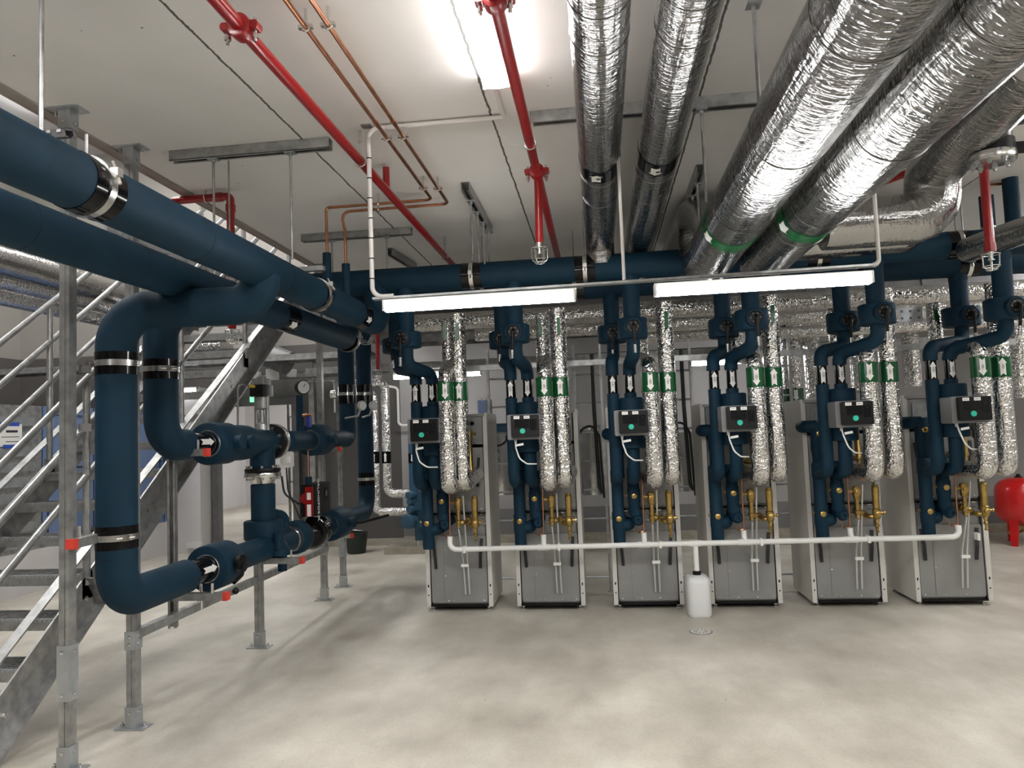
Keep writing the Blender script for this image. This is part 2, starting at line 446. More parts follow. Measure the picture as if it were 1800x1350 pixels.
# bright room beyond the doorway
struct('wall_beyond', MB().b2((-9, 18, 0), (-2, 18.2, 3.2)).b2((-9.2, BY + .2, 0), (-9, 18, 3.2)).b2((-2, BY + .2, 0), (-1.8, 18, 3.2)), 'wallwhite')
struct('ceiling_beyond', MB().b2((-9, BY + .2, 3.2), (-2, 18, 3.3)), 'wallwhite')
mb = MB()
for x in (DX0 + .05, DX1 - .05): mb.beam((x, BY - .05, 0), (x, BY - .05, DH), .1, .14, (0, 1, 0))
mb.beam((DX0, BY - .05, DH + .04), (DX1, BY - .05, DH + .04), .12, .1)
struct('door_1', mb, 'steeldark')
struct('baseboard_back', MB().b2((DX1, BY - .03, 0), (XR, BY, .1)), 'timber')

# ------------------------------------------------------------------ luminaires
def luminaire(name, p0, p1, label, w=.09, h=.07, group=None, lampmat='lamp', up=(0, 0, 1)):
    p0, p1 = V(p0), V(p1); d = (p1 - p0).normalized(); z = V(up); x = d.cross(z).normalized()
    t = Thing(name, label, 'lamp', (p0 + p1) / 2, group)
    t.part('housing', MB().beam(p0 + z * h * .72, p1 + z * h * .72, w * .9, h * .4), 'white')
    # rounded trough diffuser
    vs = []; n = 10; prof = []
    for k in range(n + 1):
        a = PI * k / n; prof.append((-math.cos(a) * w / 2, h * .5 - math.sin(a) ** .6 * h * .62))
    m_ = MB(); N = len(prof)
    for q in (p0 + d * .012, p1 - d * .012):
        vs += [q + x * a + z * b_ for a, b_ in prof]
    m_._add(vs, [(k, k + 1, N + k + 1, N + k) for k in range(N - 1)] + [tuple(range(N)), tuple(range(2 * N - 1, N - 1, -1)), (0, N, 2 * N - 1, N - 1)])
    t.part('diffuser', m_, lampmat)
    for q, s_ in ((p0, 1), (p1, -1)):
        t.part('end_cap', MB().box(q + d * s_ * .006 + z * h * .38, (w if abs(d.y) > .5 else .012, .012 if abs(d.y) > .5 else w, h * .9)), 'white')
    return t
LY = 3.95
a0, a1 = at(676, 546, LY), at(1012, 528, LY); zl = (a0.z + a1.z) / 2
luminaire('strip_light', (a0.x, LY, zl), (a1.x, LY, zl), 'lit strip lamp hung over the two heat pump sets nearest the staircase', .085, .062, 'strip lamps hung on the conduit')
b0, b1 = at(1150, 522, LY), at(1532, 494, LY); zl2 = (b0.z + b1.z) / 2
luminaire('strip_light', (b0.x, LY, zl2), (b1.x, LY, zl2), 'lit strip lamp hung beneath the two big silver ducts', .085, .062, 'strip lamps hung on the conduit')
luminaire('ceiling_light', (-.42, 2.1, CH - .07), (-.42, 3.5, CH - .07), 'lit strip lamp fixed to the white ceiling beside a red sprinkler pipe', .15, .08, None, 'lampceil')
for k, (x, y) in enumerate(((-.42, -.9), (-.42, -3.6), (-2.2, .4), (-2.2, -2.8), (2.6, .3), (2.6, -2.6), (4.4, 2.6), (4.4, -.6), (4.9, 5.2), (5.4, 7.3))):  # row continued behind the viewer, plus unseen lamps added to fill the room
    luminaire('ceiling_light', (x, y, CH - .07), (x, y + 1.42, CH - .07), 'unseen strip lamp on the ceiling that fills the room with light', .15, .08, 'unseen ceiling lamps that fill in light')
for k, (x, y) in enumerate(((-6.5, .5), (-4.6, 2.6), (-6.5, 4.2), (-4.6, 6.2), (-7.2, 7.6), (-5.0, 8.8))):  # unseen hall lamps added to brighten the stairs, walls and blue panels
    luminaire('ceiling_light', (x, y, HH - .08), (x, y + 1.5, HH - .08), 'unseen strip lamp added high on the stair hall ceiling', .26, .09, 'unseen lamps added in the stair hall')
for pa, pb, lab in (((692, 664), (846, 661), 'far strip lamp glowing behind the heat pump nearest the staircase'), ((1214, 642), (1392, 634), 'far strip lamp glowing behind the fourth heat pump')):
    q0, q1 = at(*pa, 9.3), at(*pb, 9.3); z = (q0.z + q1.z) / 2
    luminaire('strip_light', (q0.x, 9.3, z), (q1.x, 9.3, z), lab, .09, .07, 'far strip lamps', 'lampback')
q0 = at(300, 690, 10.2); q1 = at(337, 688, 10.2)
luminaire('strip_light', (q0.x - .2, 10.2, q0.z), (q1.x + .1, 10.2, q0.z), 'short far lamp glowing beyond the staircase treads', .08, .07, None, 'lampback')
for x, y in ((-6.0, 13.2), (-4.6, 13.2), (-5.6, 16)):
    luminaire('ceiling_light', (x, y, 3.12), (x, y + 1.5, 3.12), 'lit ceiling lamp in the bright room beyond the doorway', .16, .08, 'lamps beyond the doorway')

# conduit and hanging wires that carry the two strip lamps
tz = zl + .062
t = Thing('lamp_support', 'white conduit drop and wire tray that carry the two hanging strip lamps', 'conduit', (a0.x, LY, tz))
cx = at(655, 526, LY).x; cz = tz
t.part('conduit', MB().tube([(at(885, 203, LY).x, LY, CH - .02), (cx + .0, LY, CH - .02), (cx, LY, cz + .02), (cx + .12, LY, cz + .02)], .013, 10, fil=.06), 'trunk')
t.part('conduit', MB().tube([(at(885, 203, LY).x, LY, CH - .02), (at(885, 203, LY).x, 3.62, CH - .02)], .012, 8), 'trunk')
t.part('channel', MB().beam((cx + .02, LY, CH - .004), (cx - .035, LY, CH - .004), .05, .008), 'galv')
t.part('wire_tray', MB().beam((cx, LY + .02, cz + .012), (at(1545, 475, LY).x, LY + .02, cz + .03), .05, .012), 'galv')
for px in (656, 660, 665, 672): pass
mb = MB()
for k in range(7):
    zz = cz + .12 + k * (CH - cz - .2) / 7; mb.tube([(cx - .018, LY, zz), (cx + .018, LY, zz)], .0155, 10)
for k in range(7):
    zz = cz + .12 + k * (CH - cz - .2) / 7; t.part('cable_tie', MB().cyl((cx, LY, zz), (cx, LY, zz + .006), .0145, 10), 'black')
xr1 = at(1097, 490, LY).x
t.part('hanger_rod', MB().cyl((xr1, LY, cz + .03), (xr1, LY, CH - .05), .009, 8), 'trunk')
xr2 = at(1546, 470, LY).x
t.part('hanger_rod', MB().tube([(xr2 - .03, LY, cz + .03), (xr2, LY, cz + .03), (xr2, LY, CH)], .011, 8, fil=.03), 'trunk')
for px in (680, 700): pass

# ------------------------------------------------------------------ heat pumps (six cabinets)
BX = [-1.61, -.796, .051, .869, 1.712, 2.541]; BF = 6.6; BD = .62; BW = .6
UN = ['heat pump nearest the staircase', 'second heat pump from the staircase', 'third heat pump from the staircase',
      'fourth heat pump from the staircase', 'second heat pump from the red tank', 'heat pump nearest the red tank']
def build_boiler():
    x0, y0 = 0., 0.
    t = Thing('heat_pump', 'grey steel and white ' + UN[0], 'heat pump', (0, 0, 0), 'row of six open heat pump cabinets')
    for k, x in enumerate((.012, BW - .012)):
        s_ = MB().b2((x - .011, 0, .035), (x + .011, BD, 1.75))
        p = t.part('side_panel', s_, 'panelwhite')
        lip = MB().b2((x - .012 if k else x - .011, -.012, .035), (x + .026 if not k else x + .012, .004, 1.72)) if not k else MB().b2((x - .026, -.012, .035), (x + .012, .004, 1.72))
        t.part('front_flange', lip, 'panelwhite', p)
        for z in (.14, .22):
            t.part('slot', MB().box((x + (.008 if not k else -.008), -.013, z), (.010, .003, .022 if z > .2 else .010)), 'black', p)
    t.part('rear_panel', MB().b2((.02, BD - .02, .035), (BW - .02, BD, 1.75)), 'steelpanel')
    t.part('top_panel', MB().b2((.02, .02, 1.72), (BW - .02, BD - .02, 1.745)), 'steelpanel')
    for x in (.05, BW - .05):
        for y in (.05, BD - .06): t.part('foot', MB().lathe((x, y, 0), (0, 0, 1), [(0, .028), (.008, .028), (.012, .014), (.036, .014)], 12), 'steel')
    # lower compressor module: rounded steel shell
    for z0, z1 in ((.055, .745), (.865, 1.44)):
        w = .525; cxm = BW / 2; 
        m_ = MB().rbox((cxm, .02 + .28, (z0 + z1) / 2), (w, .56, z1 - z0), .03, 2, 5)
        p = t.part('compressor_module', m_, 'steelpanel')
        hi = z1 - .085 if z0 < .5 else z1 - .06
        t.part('front_cover', MB().rbox((cxm, .012, (z0 + .012 + hi) / 2), (w - .02, .02, hi - z0 - .012), .02, 1), 'steelpanel', p)
        t.part('cover_seam', MB().b2((cxm - w * .26 - .001, -.0005, z0 + .03), (cxm - w * .26 + .001, .001, hi - .01)), 'steeldark', p)
        t.part('base_gasket', MB().rbox((cxm, .26, z0 - .008), (w + .012, .57, .016), .03, 2), 'black', p)
        for x in (.08, .2, .24, .4, .52): t.part('screw', MB().lathe((x, .003, z0 + .03), (0, -1, 0), [(0, .006), (.003, .006), (.005, .003)], 8), 'steel', p)
        for x, z in ((.175, z0 + .25), (.175, z0 + .48)): t.part('screw', MB().lathe((x, .003, z), (0, -1, 0), [(0, .006), (.003, .006), (.005, .003)], 8), 'steel', p)
        for k, x in enumerate((.075, .515)):
            s_ = 1 if k else -1
            t.part('strap_handle', MB().beam((x, -.006, hi - .03), (x + .022 * (1 - 2 * k) * .6, -.022, hi - .17), .026, .006, (0, 1, 0)).beam((x + .022 * (1 - 2 * k) * .6, -.022, hi - .17), (x + .02 * (1 - 2 * k), -.008, hi - .29), .026, .006, (0, 1, 0)), 'rubber', p)
    # hydraulic plate between the modules, with slots, and the electrical box on top
    pl = t.part('connection_plate', MB().b2((.04, .03, .75), (BW - .04, .06, .86)), 'steelpanel')
    t.part('lip', MB().b2((.04, .005, .748), (BW - .04, .05, .772)), 'steelpanel', pl)
    for x in (.14, .23, .33, .43, .52):
        for z in (.80, .84): t.part('slot', MB().rbox((x, .029, z), (.034, .004, .012), .005, 1), 'steel' if z > .82 else 'steeldark', pl)
    top = t.part('electrical_box', MB().b2((.05, .03, 1.47), (BW - .05, .5, 1.715)), 'steelpanel')
    t.part('cover_plate', MB().b2((.09, .022, 1.50), (BW - .2, .032, 1.68)), 'galv', top)
    t.part('gland', MB().lathe((.46, .03, 1.66), (0, -1, 0), [(0, .02), (.015, .02), (.03, .012)], 12), 'black', top)
    return t.o
first = build_boiler()
look = ['with a tall brass pipe in front', 'with a ladder rack on each side', 'with the white jerrycan at its foot', 'with the jerrycan standing before its left panel', 'with its broad white side panel showing', 'at the end of the row by the red tank']
for i in range(6):
    o = first if i == 0 else copy_tree(first)
    o.location = (BX[i], BF, 0)
    o['label'] = 'open grey and white cabinet of the ' + UN[i]
# ------------------------------------------------------------------ six sets of pipework in front of the heat pumps
YP, YT, YFO, YB = 6.16, 6.43, 5.95, 5.86     # blue drops, tail pipes, foil pipes, control boxes
YVF, YVR = 5.86, 6.42                          # valves below the front and rear headers
HZ = 2.845                                    # header axis
ref = lambda px, py, Y: at(px, py, Y)         # read on the third set, nearest the axis
X3 = BX[2]
oU = ref(1077, 680, YP).x - X3; oD = ref(1107.5, 680, YP).x - X3
zB0, zB1 = ref(1077, 693, YP).z, ref(1077, 660, YP).z
oF0 = ref(1144.5, 700, YFO).x - X3; oF1 = ref(1177, 700, YFO + .1).x - X3
zG0, zG1 = ref(1144, 689, YFO).z, ref(1144, 655, YFO).z
oT0 = ref(1087, 900, YT).x - X3; oT1 = ref(1115.5, 900, YT).x - X3
zE = ref(1080, 841, YP).z                     # lower elbows
zFE = ref(1148, 845, YFO).z
FPXS = [(783.5, 808), (957, 985), (1143, 1173.5), (1328.6, 1359.6), (1527, 1563), (1725, 1760.6)]   # foil pipe centre lines at the green bands
VALV = [ # front: block x0,x1,y0,y1, dial, lever end ; rear the same ; drop centre lines
 dict(F=(688, 741, 580, 616), R=(672, 722, 592, 625), fd=(708, 594), fl=(704, 643), rd=(690, 606), rl=(692, 646)),
 dict(F=(880, 932, 567, 607), R=(859, 908, 580, 617), fd=(902, 583), fl=(900, 629), rd=(877, 593), rl=(878, 635)),
 dict(F=(1085, 1139, 556, 600), R=(1050, 1103, 569, 607), fd=(1116, 573), fl=(1117, 619), rd=(1076, 585), rl=(1077, 628)),
 dict(F=(1291, 1351, 541, 585), R=(1244, 1299, 557, 598), fd=(1330, 559), fl=(1334, 606), rd=(1278, 572), rl=(1279, 618)),
 dict(F=(1508, 1574, 531, 575), R=(1452, 1511, 546, 588), fd=(1556, 547), fl=(1560, 598), rd=(1492, 563), rl=(1496, 607)),
 dict(F=(1730, 1802, 521, 566), R=(1656, 1722, 537, 578), fd=(1787, 539), fl=(1793, 588), rd=(1707, 552), rl=(1715, 599)),
]
def valve_block(c, r, h, lever, label, group):
    t = Thing('shutoff_valve', label, 'valve', c, group)
    t.part('insulation_cover', MB().drum(V(c) - V((0, 0, h / 2)), V(c) + V((0, 0, h / 2)), r, .012, 28), 'blue')
    t.part('boss', MB().lathe(V(c) + V((.0, -r + .03, 0)), (0, -1, 0), [(0, .07), (.055, .07), (.062, .064), (.062, .055), (.05, .055)], 24), 'blue')
    dz = V(c) + V((0, -r - .022, 0))
    dl = t.part('dial', MB().lathe(dz, (0, -1, 0), [(0, .053), (.008, .053), (.012, .046), (.010, .024), (.022, .022), (.024, .012)], 24), 'blackmat')
    for k in range(12):
        a = 2 * PI * k / 12
        if k % 2 == 0: t.part('dial_lug', MB().box(dz + V((math.cos(a) * .035, -.012, math.sin(a) * .035)), (.008, .004, .008)), 'greybox', dl)
    p0 = dz + V((0, -.022, .012)); p1 = V(lever)
    lv = t.part('lever', MB().tube([p0, p0 + V((0, -.03, -.02)), p0.lerp(p1, .45) + V((0, -.02, 0)), p1], [.013, .014, .012, .011], 10), 'blackmat')
    t.part('lever_tip', MB().cyl(p0.lerp(p1, .72) + V((0, -.012, 0)), p1 + V((0, -.002, -.004)), .0125, 10), 'steel' , lv)
    return t
GV = 'black lever valves on the blue drops'
for i in range(6):
    U = UN[i]; x3 = BX[i]; d = VALV[i]; g = i
    XU, XD = x3 + oU, x3 + oD
    for key, Y, xb, rr, nm, dk, lkk in (('R', YVR, XU, .125, 'rear', 'rd', 'rl'), ('F', YVF, XD, .125, 'front', 'fd', 'fl')):
        x0, x1, y0, y1 = d[key]; cx_, cy_ = (x0 + x1) / 2, (y0 + y1) / 2
        c = at(cx_, cy_, Y); up_up = key == 'R'
        hgt = at(cx_, y0 + 4, Y).z - at(cx_, y1 - 4, Y).z
        rr = (at(x1, cy_, Y).x - at(x0, cy_, Y).x) / 2 * .97
        lev = at(*d[lkk], Y - rr - .05)
        valve_block(c, rr, hgt, lev, ('black lever valve on the %s drop of the ' % nm) + U, GV)
        t = Thing('insulated_pipe', 'blue %s drop with black arrow band at the ' % nm + U, 'pipe', (c.x, Y, c.z), 'blue pipe drops of the six sets')
        # riser from the header into the valve
        zt = HZ - .08 if key == 'F' else 2.80 - .08
        t.part('riser', MB().cyl((c.x, Y, zt), (c.x, Y, c.z + hgt / 2 - .01), .068, 24), 'blue')
        t.part('collar', MB().drum((c.x, Y, zt - .06), (c.x, Y, zt + .04), .071, .01, 24), 'blue')
        zs = c.z - hgt / 2
        zl = zs - (.12 if i else .14)
        zdrop = zB1 + .02
        pts = [(c.x, Y, zs + .02), (c.x, Y, zl), (xb, YP, zl - .06), (xb, YP, zdrop - .02)]
        t.part('offset_bend', MB().tube(pts, .053, 20, fil=.085), 'blue')
        t.part('bare_length', MB().cyl((xb, YP, zB0 - .02), (xb, YP, zB1 + .06), .036, 20), 'blue')
        bd = t.part('arrow_band', MB().cyl((xb, YP, zB0), (xb, YP, zB1), .041, 24), 'black')
        m_ = MB(); wrap_arrow(m_, (xb, YP, (zB0 + zB1) / 2), .0425, .05, zB1 - zB0 - .02, up_up); t.part('arrow_label', m_, 'paper', bd)
        tx = text_mb('KB1', (xb, YP - .0445, (zB0 + zB1) / 2), (0, 0, -1), (1, 0, 0), .026); t.part('label_text', tx, 'ink', bd)
        if key == 'R':
            t.part('drop', MB().tube([(xb, YP, zB0 + .004), (xb, YP, zE), (x3 + oT0, YT, zE - .03)], .05, 20, fil=.09), 'blue')
        else:
            t.part('drop', MB().cyl((xb, YP, zB0 + .004), (xb, YP, zB0 - .08), .05, 20), 'blue')
    # circulation pump in the front line
    zp1, zp0 = ref(1109, 699, YP).z, ref(1109, 788, YP).z
    t = Thing('circulation_pump', 'blue insulated pump with black control display at the ' + U, 'pump', (XD, YP, zp0), 'circulation pumps of the six sets')
    t.part('insulation_shell', MB().drum((XD + .006, YP, zp0), (XD + .006, YP, zp1), .1, .012, 28), 'blue')
    t.part('outlet_pipe', MB().tube([(XD, YP, zp0 + .02), (XD, YP, zE), (x3 + oT1, YT, zE - .03)], .052, 20, fil=.09), 'blue')
    bz1, bz0 = ref(1100, 721, YB).z, ref(1100, 766, YB).z; bx0 = ref(1080, 740, YB).x - X3 + x3; bx1 = bx0 + .262
    hs = t.part('control_box', MB().rbox(((bx0 + bx1) / 2, YB + .09, (bz0 + bz1) / 2), (bx1 - bx0, .19, bz1 - bz0), .012, 1), 'greybox')
    for k in range(9):
        z = bz0 + .02 + k * (bz1 - bz0 - .04) / 8
        t.part('cooling_fin', MB().b2((bx1 - .01, YB + .02, z), (bx1 + .03, YB + .17, z + .007)), 'greybox', hs)
    fx0, fx1 = bx0 + .034, bx1 - .004; fz0, fz1 = bz0 + .018, bz1 - .006
    fc = t.part('display_panel', MB().rbox(((fx0 + fx1) / 2, YB - .025, (fz0 + fz1) / 2), (fx1 - fx0, .05, fz1 - fz0), .01, 1), 'blackmat')
    yf = YB - .051
    t.part('screen', MB().b2((fx0 + .03, yf - .001, fz0 + .075), (fx0 + .145, yf + .001, fz1 - .035)), 'screen', fc)
    t.part('side_field', MB().b2((fx0 + .152, yf - .001, fz0 + .055), (fx1 - .02, yf + .001, fz1 - .035)), 'screen', fc)
    kx = fx0 + .092
    t.part('knob', MB().lathe((kx, yf, fz0 + .05), (0, -1, 0), [(0, .021), (.012, .021), (.015, .018), (.0151, .002)], 24), 'teal', fc)
    for sx0, wd in ((fx0 + .025, .046), (fx0 + .105, .046)):
        st = t.part('sticker', MB().b2((sx0, yf - .0016, fz1 - .03), (sx0 + wd, yf, fz1 - .006)), 'paper', fc)
    t.part('sticker_text', text_mb('\u25a0 \u25a0' if False else 'P  P', (fx0 + .048, yf - .0022, fz1 - .018), (1, 0, 0), (0, 0, 1), .014), 'ink', fc)
    t.part('sticker_text', text_mb('KB1-P', (fx0 + .128, yf - .0022, fz1 - .018), (1, 0, 0), (0, 0, 1), .012), 'ink', fc)
    t.part('indicator', MB().lathe((fx1 - .04, yf, fz1 - .05), (0, -1, 0), [(0, .003), (.001, .003)], 8), 'paper', fc)
    cb = [(bx0 + .055, YB + .06, bz0), (bx0 + .057, YB + .03, bz0 - .06), (bx0 + .085, YB + .02, bz0 - .15), (bx0 + .14, YB + .05, bz0 - .195), (bx0 + .21, YB + .12, bz0 - .20)]
    t.part('control_cable', MB().tube(cb, .006, 8, fil=.06), 'white', hs)
    t.part('cable_gland', MB().cyl((bx0 + .055, YB + .06, bz0 + .005), (bx0 + .055, YB + .06, bz0 - .025), .011, 10), 'white', hs)
    t.part('cable_tag', MB().box((bx0 + .092, YB + .015, bz0 - .04), (.06, .003, .018), Matrix.Rotation(-.15, 3, 'Y')), 'white', hs)
    # blue tail pipes with brass plugs on the heat pump front
    for j, (ox, zt_, zb_, zc, who) in enumerate(((oT0, zE + .02, ref(1088, 958, YT).z, ref(1087, 911, YT).z, 'long'), (oT1, zE + .02, ref(1118, 905, YT).z, ref(1115, 871, YT).z, 'short'))):
        xx = x3 + ox
        t = Thing('tail_pipe', '%s blue tail pipe with brass plug at the ' % who + U, 'pipe', (xx, YT, zb_), 'blue tail pipes of the six sets')
        pr = [(0, .045), (.008, .05), (zt_ - zb_, .05)]
        if j == 0:
            zb2 = zc - zb_
            pr = [(0, .047), (.005, .051), (zb2 - .10, .051), (zb2 - .09, .056), (zb2 + .05, .056), (zb2 + .06, .05), (zt_ - zb_ - .08, .05), (zt_ - zb_ - .07, .055), (zt_ - zb_ + .03, .055), (zt_ - zb_ + .05, .04)]
        else:
            zb2 = zc - zb_
            pr = [(0, .045), (.01, .05), (zb2 - .07, .05), (zb2 - .06, .054), (zb2 + .05, .054), (zb2 + .06, .048), (zt_ - zb_ + .05, .048)]
        t.part('foam_body', MB().lathe((xx, YT, zb_), (0, 0, 1), pr, 24), 'blue')
        t.part('brass_plug', MB().lathe((xx, YT - .046, zc), (0, -1, 0), [(0, .024), (.016, .024), (.02, .018), (.0201, .004)], 8), 'brass')
        t.part('side_plug', MB().lathe((xx - .046, YT, zc + .005), (-1, 0, 0), [(0, .012), (.022, .012), (.024, .006)], 6), 'brass')
        if j == 0:
            t.part('cabinet_branch', MB().tube([(xx, YT, zc - .06), (xx + .085, YT + .02, zc - .06), (xx + .085, BF + .03, zc - .06)], .05, 18, fil=.05), 'blue')
        else:
            e0 = V((xx, YT, zb_ + .02))
            t.part('cabinet_branch', MB().tube([e0 + V((0, 0, .03)), e0 + V((.02, 0, -.045)), e0 + V((.02, .2, -.045))], .05, 18, fil=.05), 'blue')
            t.part('outlet_ring', MB().lathe(e0 + V((.025, -.02, -.06)), (0, -1, 0), [(0, .05), (.03, .04), (.05, .03), (.05, .018), (.035, .016)], 20), 'blue')
    # upper module connections: two blue and two brass higher up
    xx = x3 + .12
    zc = ref(1085, 775, YT).z
    t = Thing('tail_pipe', 'upper blue tail pipe behind the drops at the ' + U, 'pipe', (xx, YT + .04, zE), 'upper blue tail pipes of the six sets')
    t.part('foam_body', MB().lathe((xx - .03, YT + .04, zE - .02), (0, 0, 1), [(0, .048), (zc - zE - .1, .048), (zc - zE - .09, .055), (zc - zE + .05, .055), (zc - zE + .12, .05)], 24), 'blue')
    t.part('cabinet_branch', MB().tube([(xx - .03, YT + .04, zc + .06), (xx - .11, YT + .05, zc + .06), (xx - .11, BF + .03, zc + .06)], .052, 18, fil=.05), 'blue')
    t.part('brass_plug', MB().lathe((xx - .03, YT - .012, zc), (0, -1, 0), [(0, .024), (.016, .024), (.02, .018), (.0201, .004)], 8), 'brass')
    # foil wrapped pipes with green arrow bands
    for j, (ox, upw) in enumerate(((oF0, False), (oF1, True))):
        yo = .1 if j else 0.; xx = at(FPXS[i][j], 686 - 4 * i, YFO + yo).x
        t = Thing('foil_pipe', ('foil pipe with green %s arrow at the ' % ('up' if upw else 'down')) + U, 'pipe', (xx, YFO, zFE), 'silver foil pipe pairs of the six sets')
        ztop = 2.52; yo = .1 if j else 0.; yk = .25 if i < 2 else .66
        ytop = 7.0 + .12 * j
        tgt = (xx - .02, BF - .05, zFE - .01) if j == 0 else (xx + .03, BF - .05, zFE + .06)
        t.part('lower_pipe', MB().tube([(xx, YFO + yo, zG0 + .01), (xx, YFO + yo, zFE), tgt], .067, 24, fil=.075, n=5), 'foilfine')
        if j == 0:
            t.part('upper_pipe', MB().tube([(xx, YFO, zG0), (xx, YFO, zG1 + .07), (xx - .015, YFO + yk, zG1 + .16), (xx - .015, YFO + yk, ztop)], .058, 24, fil=.06, n=4), 'foilfine')
        else:
            t.part('upper_pipe', MB().cyl((xx, YFO + yo, zG0), (xx, YFO + yo, ztop + .05), .066, 24), 'foilfine')
        bd = t.part('green_band', MB().cyl((xx, YFO + yo, zG0), (xx, YFO + yo, zG1), .0695, 28), 'green')
        m_ = MB(); wrap_arrow(m_, (xx, YFO + yo, (zG0 + zG1) / 2), .071, .056, zG1 - zG0 - .02, upw, face=(-xx * .5, -YFO, 0)); t.part('arrow_label', m_, 'paper', bd)
        fd_ = V((-xx * .5, -YFO, 0)).normalized(); t.part('label_text', text_mb('VB1', V((xx, YFO + yo, (zG0 + zG1) / 2)) + fd_ * .0735, (0, 0, -1), V((1, 0, 0)), .026), 'ink', bd)
        th = t.part('thermometer', MB().rbox((xx + (-.03 if j == 0 else .01), YFO + (yk if j == 0 else yo) - .066, zG1 + (.44 if j == 0 else .42)), (.028, .02, .14), .01, 1), 'green')
        t.part('thermometer_stem', MB().lathe((xx + (-.03 if j == 0 else .01), YFO + (yk if j == 0 else yo) - .06, zG1 + (.44 if j == 0 else .42) - .095), (0, -1, 0), [(0, .016), (.02, .014), (.024, .007)], 10), 'steel', th)
    # brass fittings below the foil pipes
    def brass(pa, pb, zv_, label, r=.021, tap=True, right=True, y=YT - .03):
        pa, pb = V(pa), V(pb); t = Thing('brass_fitting', label, 'fitting', pb, 'brass fittings of the six sets')
        L = (pa - pb).length; dd = (pa - pb) / L
        t.part('body', MB().lathe(pb, dd, [(0, .016), (.03, .02), (.035, .027), (.06, .027), (.065, r), (L - .10, r), (L - .095, .029), (L - .02, .029), (L - .015, .024), (L, .024)], 8 if False else 18), 'brass')
        cv = V((pb.x + dd.x * (zv_ - pb.z), y, zv_))
        t.part('valve_body', MB().lathe(cv - dd * .045, dd, [(0, .022), (.01, .032), (.08, .032), (.09, .022)], 18), 'brass')
        t.part('valve_cap', MB().lathe(cv + V((0, -.028, 0)), (0, -1, 0), [(0, .022), (.018, .022), (.022, .016), (.0221, .003)], 8), 'brass')
        s_ = 1 if right else -1
        t.part('stem', MB().lathe(cv + V((s_ * .03, 0, .004)), (s_, 0, 0), [(0, .011), (.02, .011), (.022, .016), (.034, .016), (.036, .008)], 8), 'brass')
        if tap: t.part('drain_tap', MB().lathe(pb + V((0, 0, .01)), (0, 0, -1), [(0, .015), (.03, .013), (.035, .018), (.05, .018), (.055, .01), (.085, .009), (.09, .014), (.10, .014)], 8), 'brass')
        t.part('cabinet_branch', MB().tube([pb + V((0, 0, .04)), pb + V((-s_ * .05, .02, .04)), V((pb.x - s_ * .05, BF + .05, pb.z + .04))], .02, 12, fil=.03).lathe((pb.x - s_ * .05, BF - .07, pb.z + .04), (0, 1, 0), [(0, .03), (.03, .034), (.05, .034), (.06, .026)], 16), 'brass')
        return t
    q = lambda px, py, Y=YT - .03: ref(px, py, Y) + V((x3 - X3, 0, 0))
    brass(q(1144, 866), q(1146.5, 919), q(1144, 874).z, 'short brass fitting with a small tap at the ' + U, .019, False, False)
    brass(q(1175, 862), q(1178, 925), q(1177, 911).z, 'long brass fitting with a drain tap at the ' + U, .026, True, True)
    if i in (0, 3, 4, 5):
        pb = V((x3 + .47, BF - .16, 1.18)) if i == 0 else V((x3 + .40, BF - .16, 1.2))
        brass(pb + V((-.01, 0, .42)), pb, 1.56, 'upper brass pipe behind the foil pipes at the ' + U, .024, False, True, BF - .16)
    # thin copper line and two steel drain rods with their clip
    t = Thing('copper_tube', 'thin copper tube above the white drain at the ' + U, 'tube', q(1132, 940, YT - .05), 'thin copper tubes of the six sets')
    t.part('tube', MB().tube([q(1128, 830, YT - .05), q(1132, 938, YT - .05)], .0065, 10), 'copper')
    t.part('loop', MB().tube([q(1132, 934, YT - .05), q(1126, 936, YT - .05), q(1121, 936, YT - .02), q(1120.5, 928, YT - .02)], .006, 8, fil=.012), 'copper')
    t = Thing('drain_rod_pair', 'two thin steel tubes with white clip at the ' + U, 'tube', q(1152, 1040, BF - .06), 'thin steel drain tube pairs')
    t.part('steel_tube', MB().tube([q(1147, 922, YT - .04), q(1149, 975, BF - .08), q(1152.5, 1040, BF - .03)], .0075, 8, fil=.1), 'thinsteel')
    t.part('steel_tube', MB().tube([q(1154, 862, YT - .04), q(1157, 975, BF - .08), q(1160.5, 1040, BF - .03)], .0075, 8, fil=.1), 'thinsteel')
    t.part('clip', MB().box(q(1153.5, 988, BF - .09), (.066, .02, .024)), 'white')

# white condensate line with its drops
YC = 6.3
t = Thing('condensate_pipe', 'white plastic condensate pipe running along the front of the heat pumps', 'pipe', at(1222, 966, YC))
pz = [at(795, 968, YC), at(963, 967, YC), at(1132, 965, YC), at(1305, 962, YC), at(1490, 957, YC), at(1672, 946, YC)]
zc0 = sum(p.z for p in pz[:5]) / 5
l0, l1 = pz[0], pz[5]
line = lambda x: V((x, YC, l0.z + (l1.z - l0.z) * (x - l0.x) / (l1.x - l0.x)))
ends = []
for i in range(6):
    xd = BX[i] + ref(1132.5, 950, YT - .05).x - X3
    ends.append(V((xd, YT - .05, ref(1132, 936, YT - .05).z)))
e0, e5 = ends[0], ends[5]
main = [e0, V((e0.x, YT - .05, line(e0.x).z + .05)), V((e0.x, YC, line(e0.x).z)), line(e5.x), V((e5.x, YC, line(e5.x).z)), V((e5.x, YT - .05, e5.z))]
t.part('main_run', MB().tube([e0, V((e0.x, YC + .06, line(e0.x).z)), V((e5.x, YC + .06, line(e5.x).z)), e5], .023, 16, fil=.06), 'white')
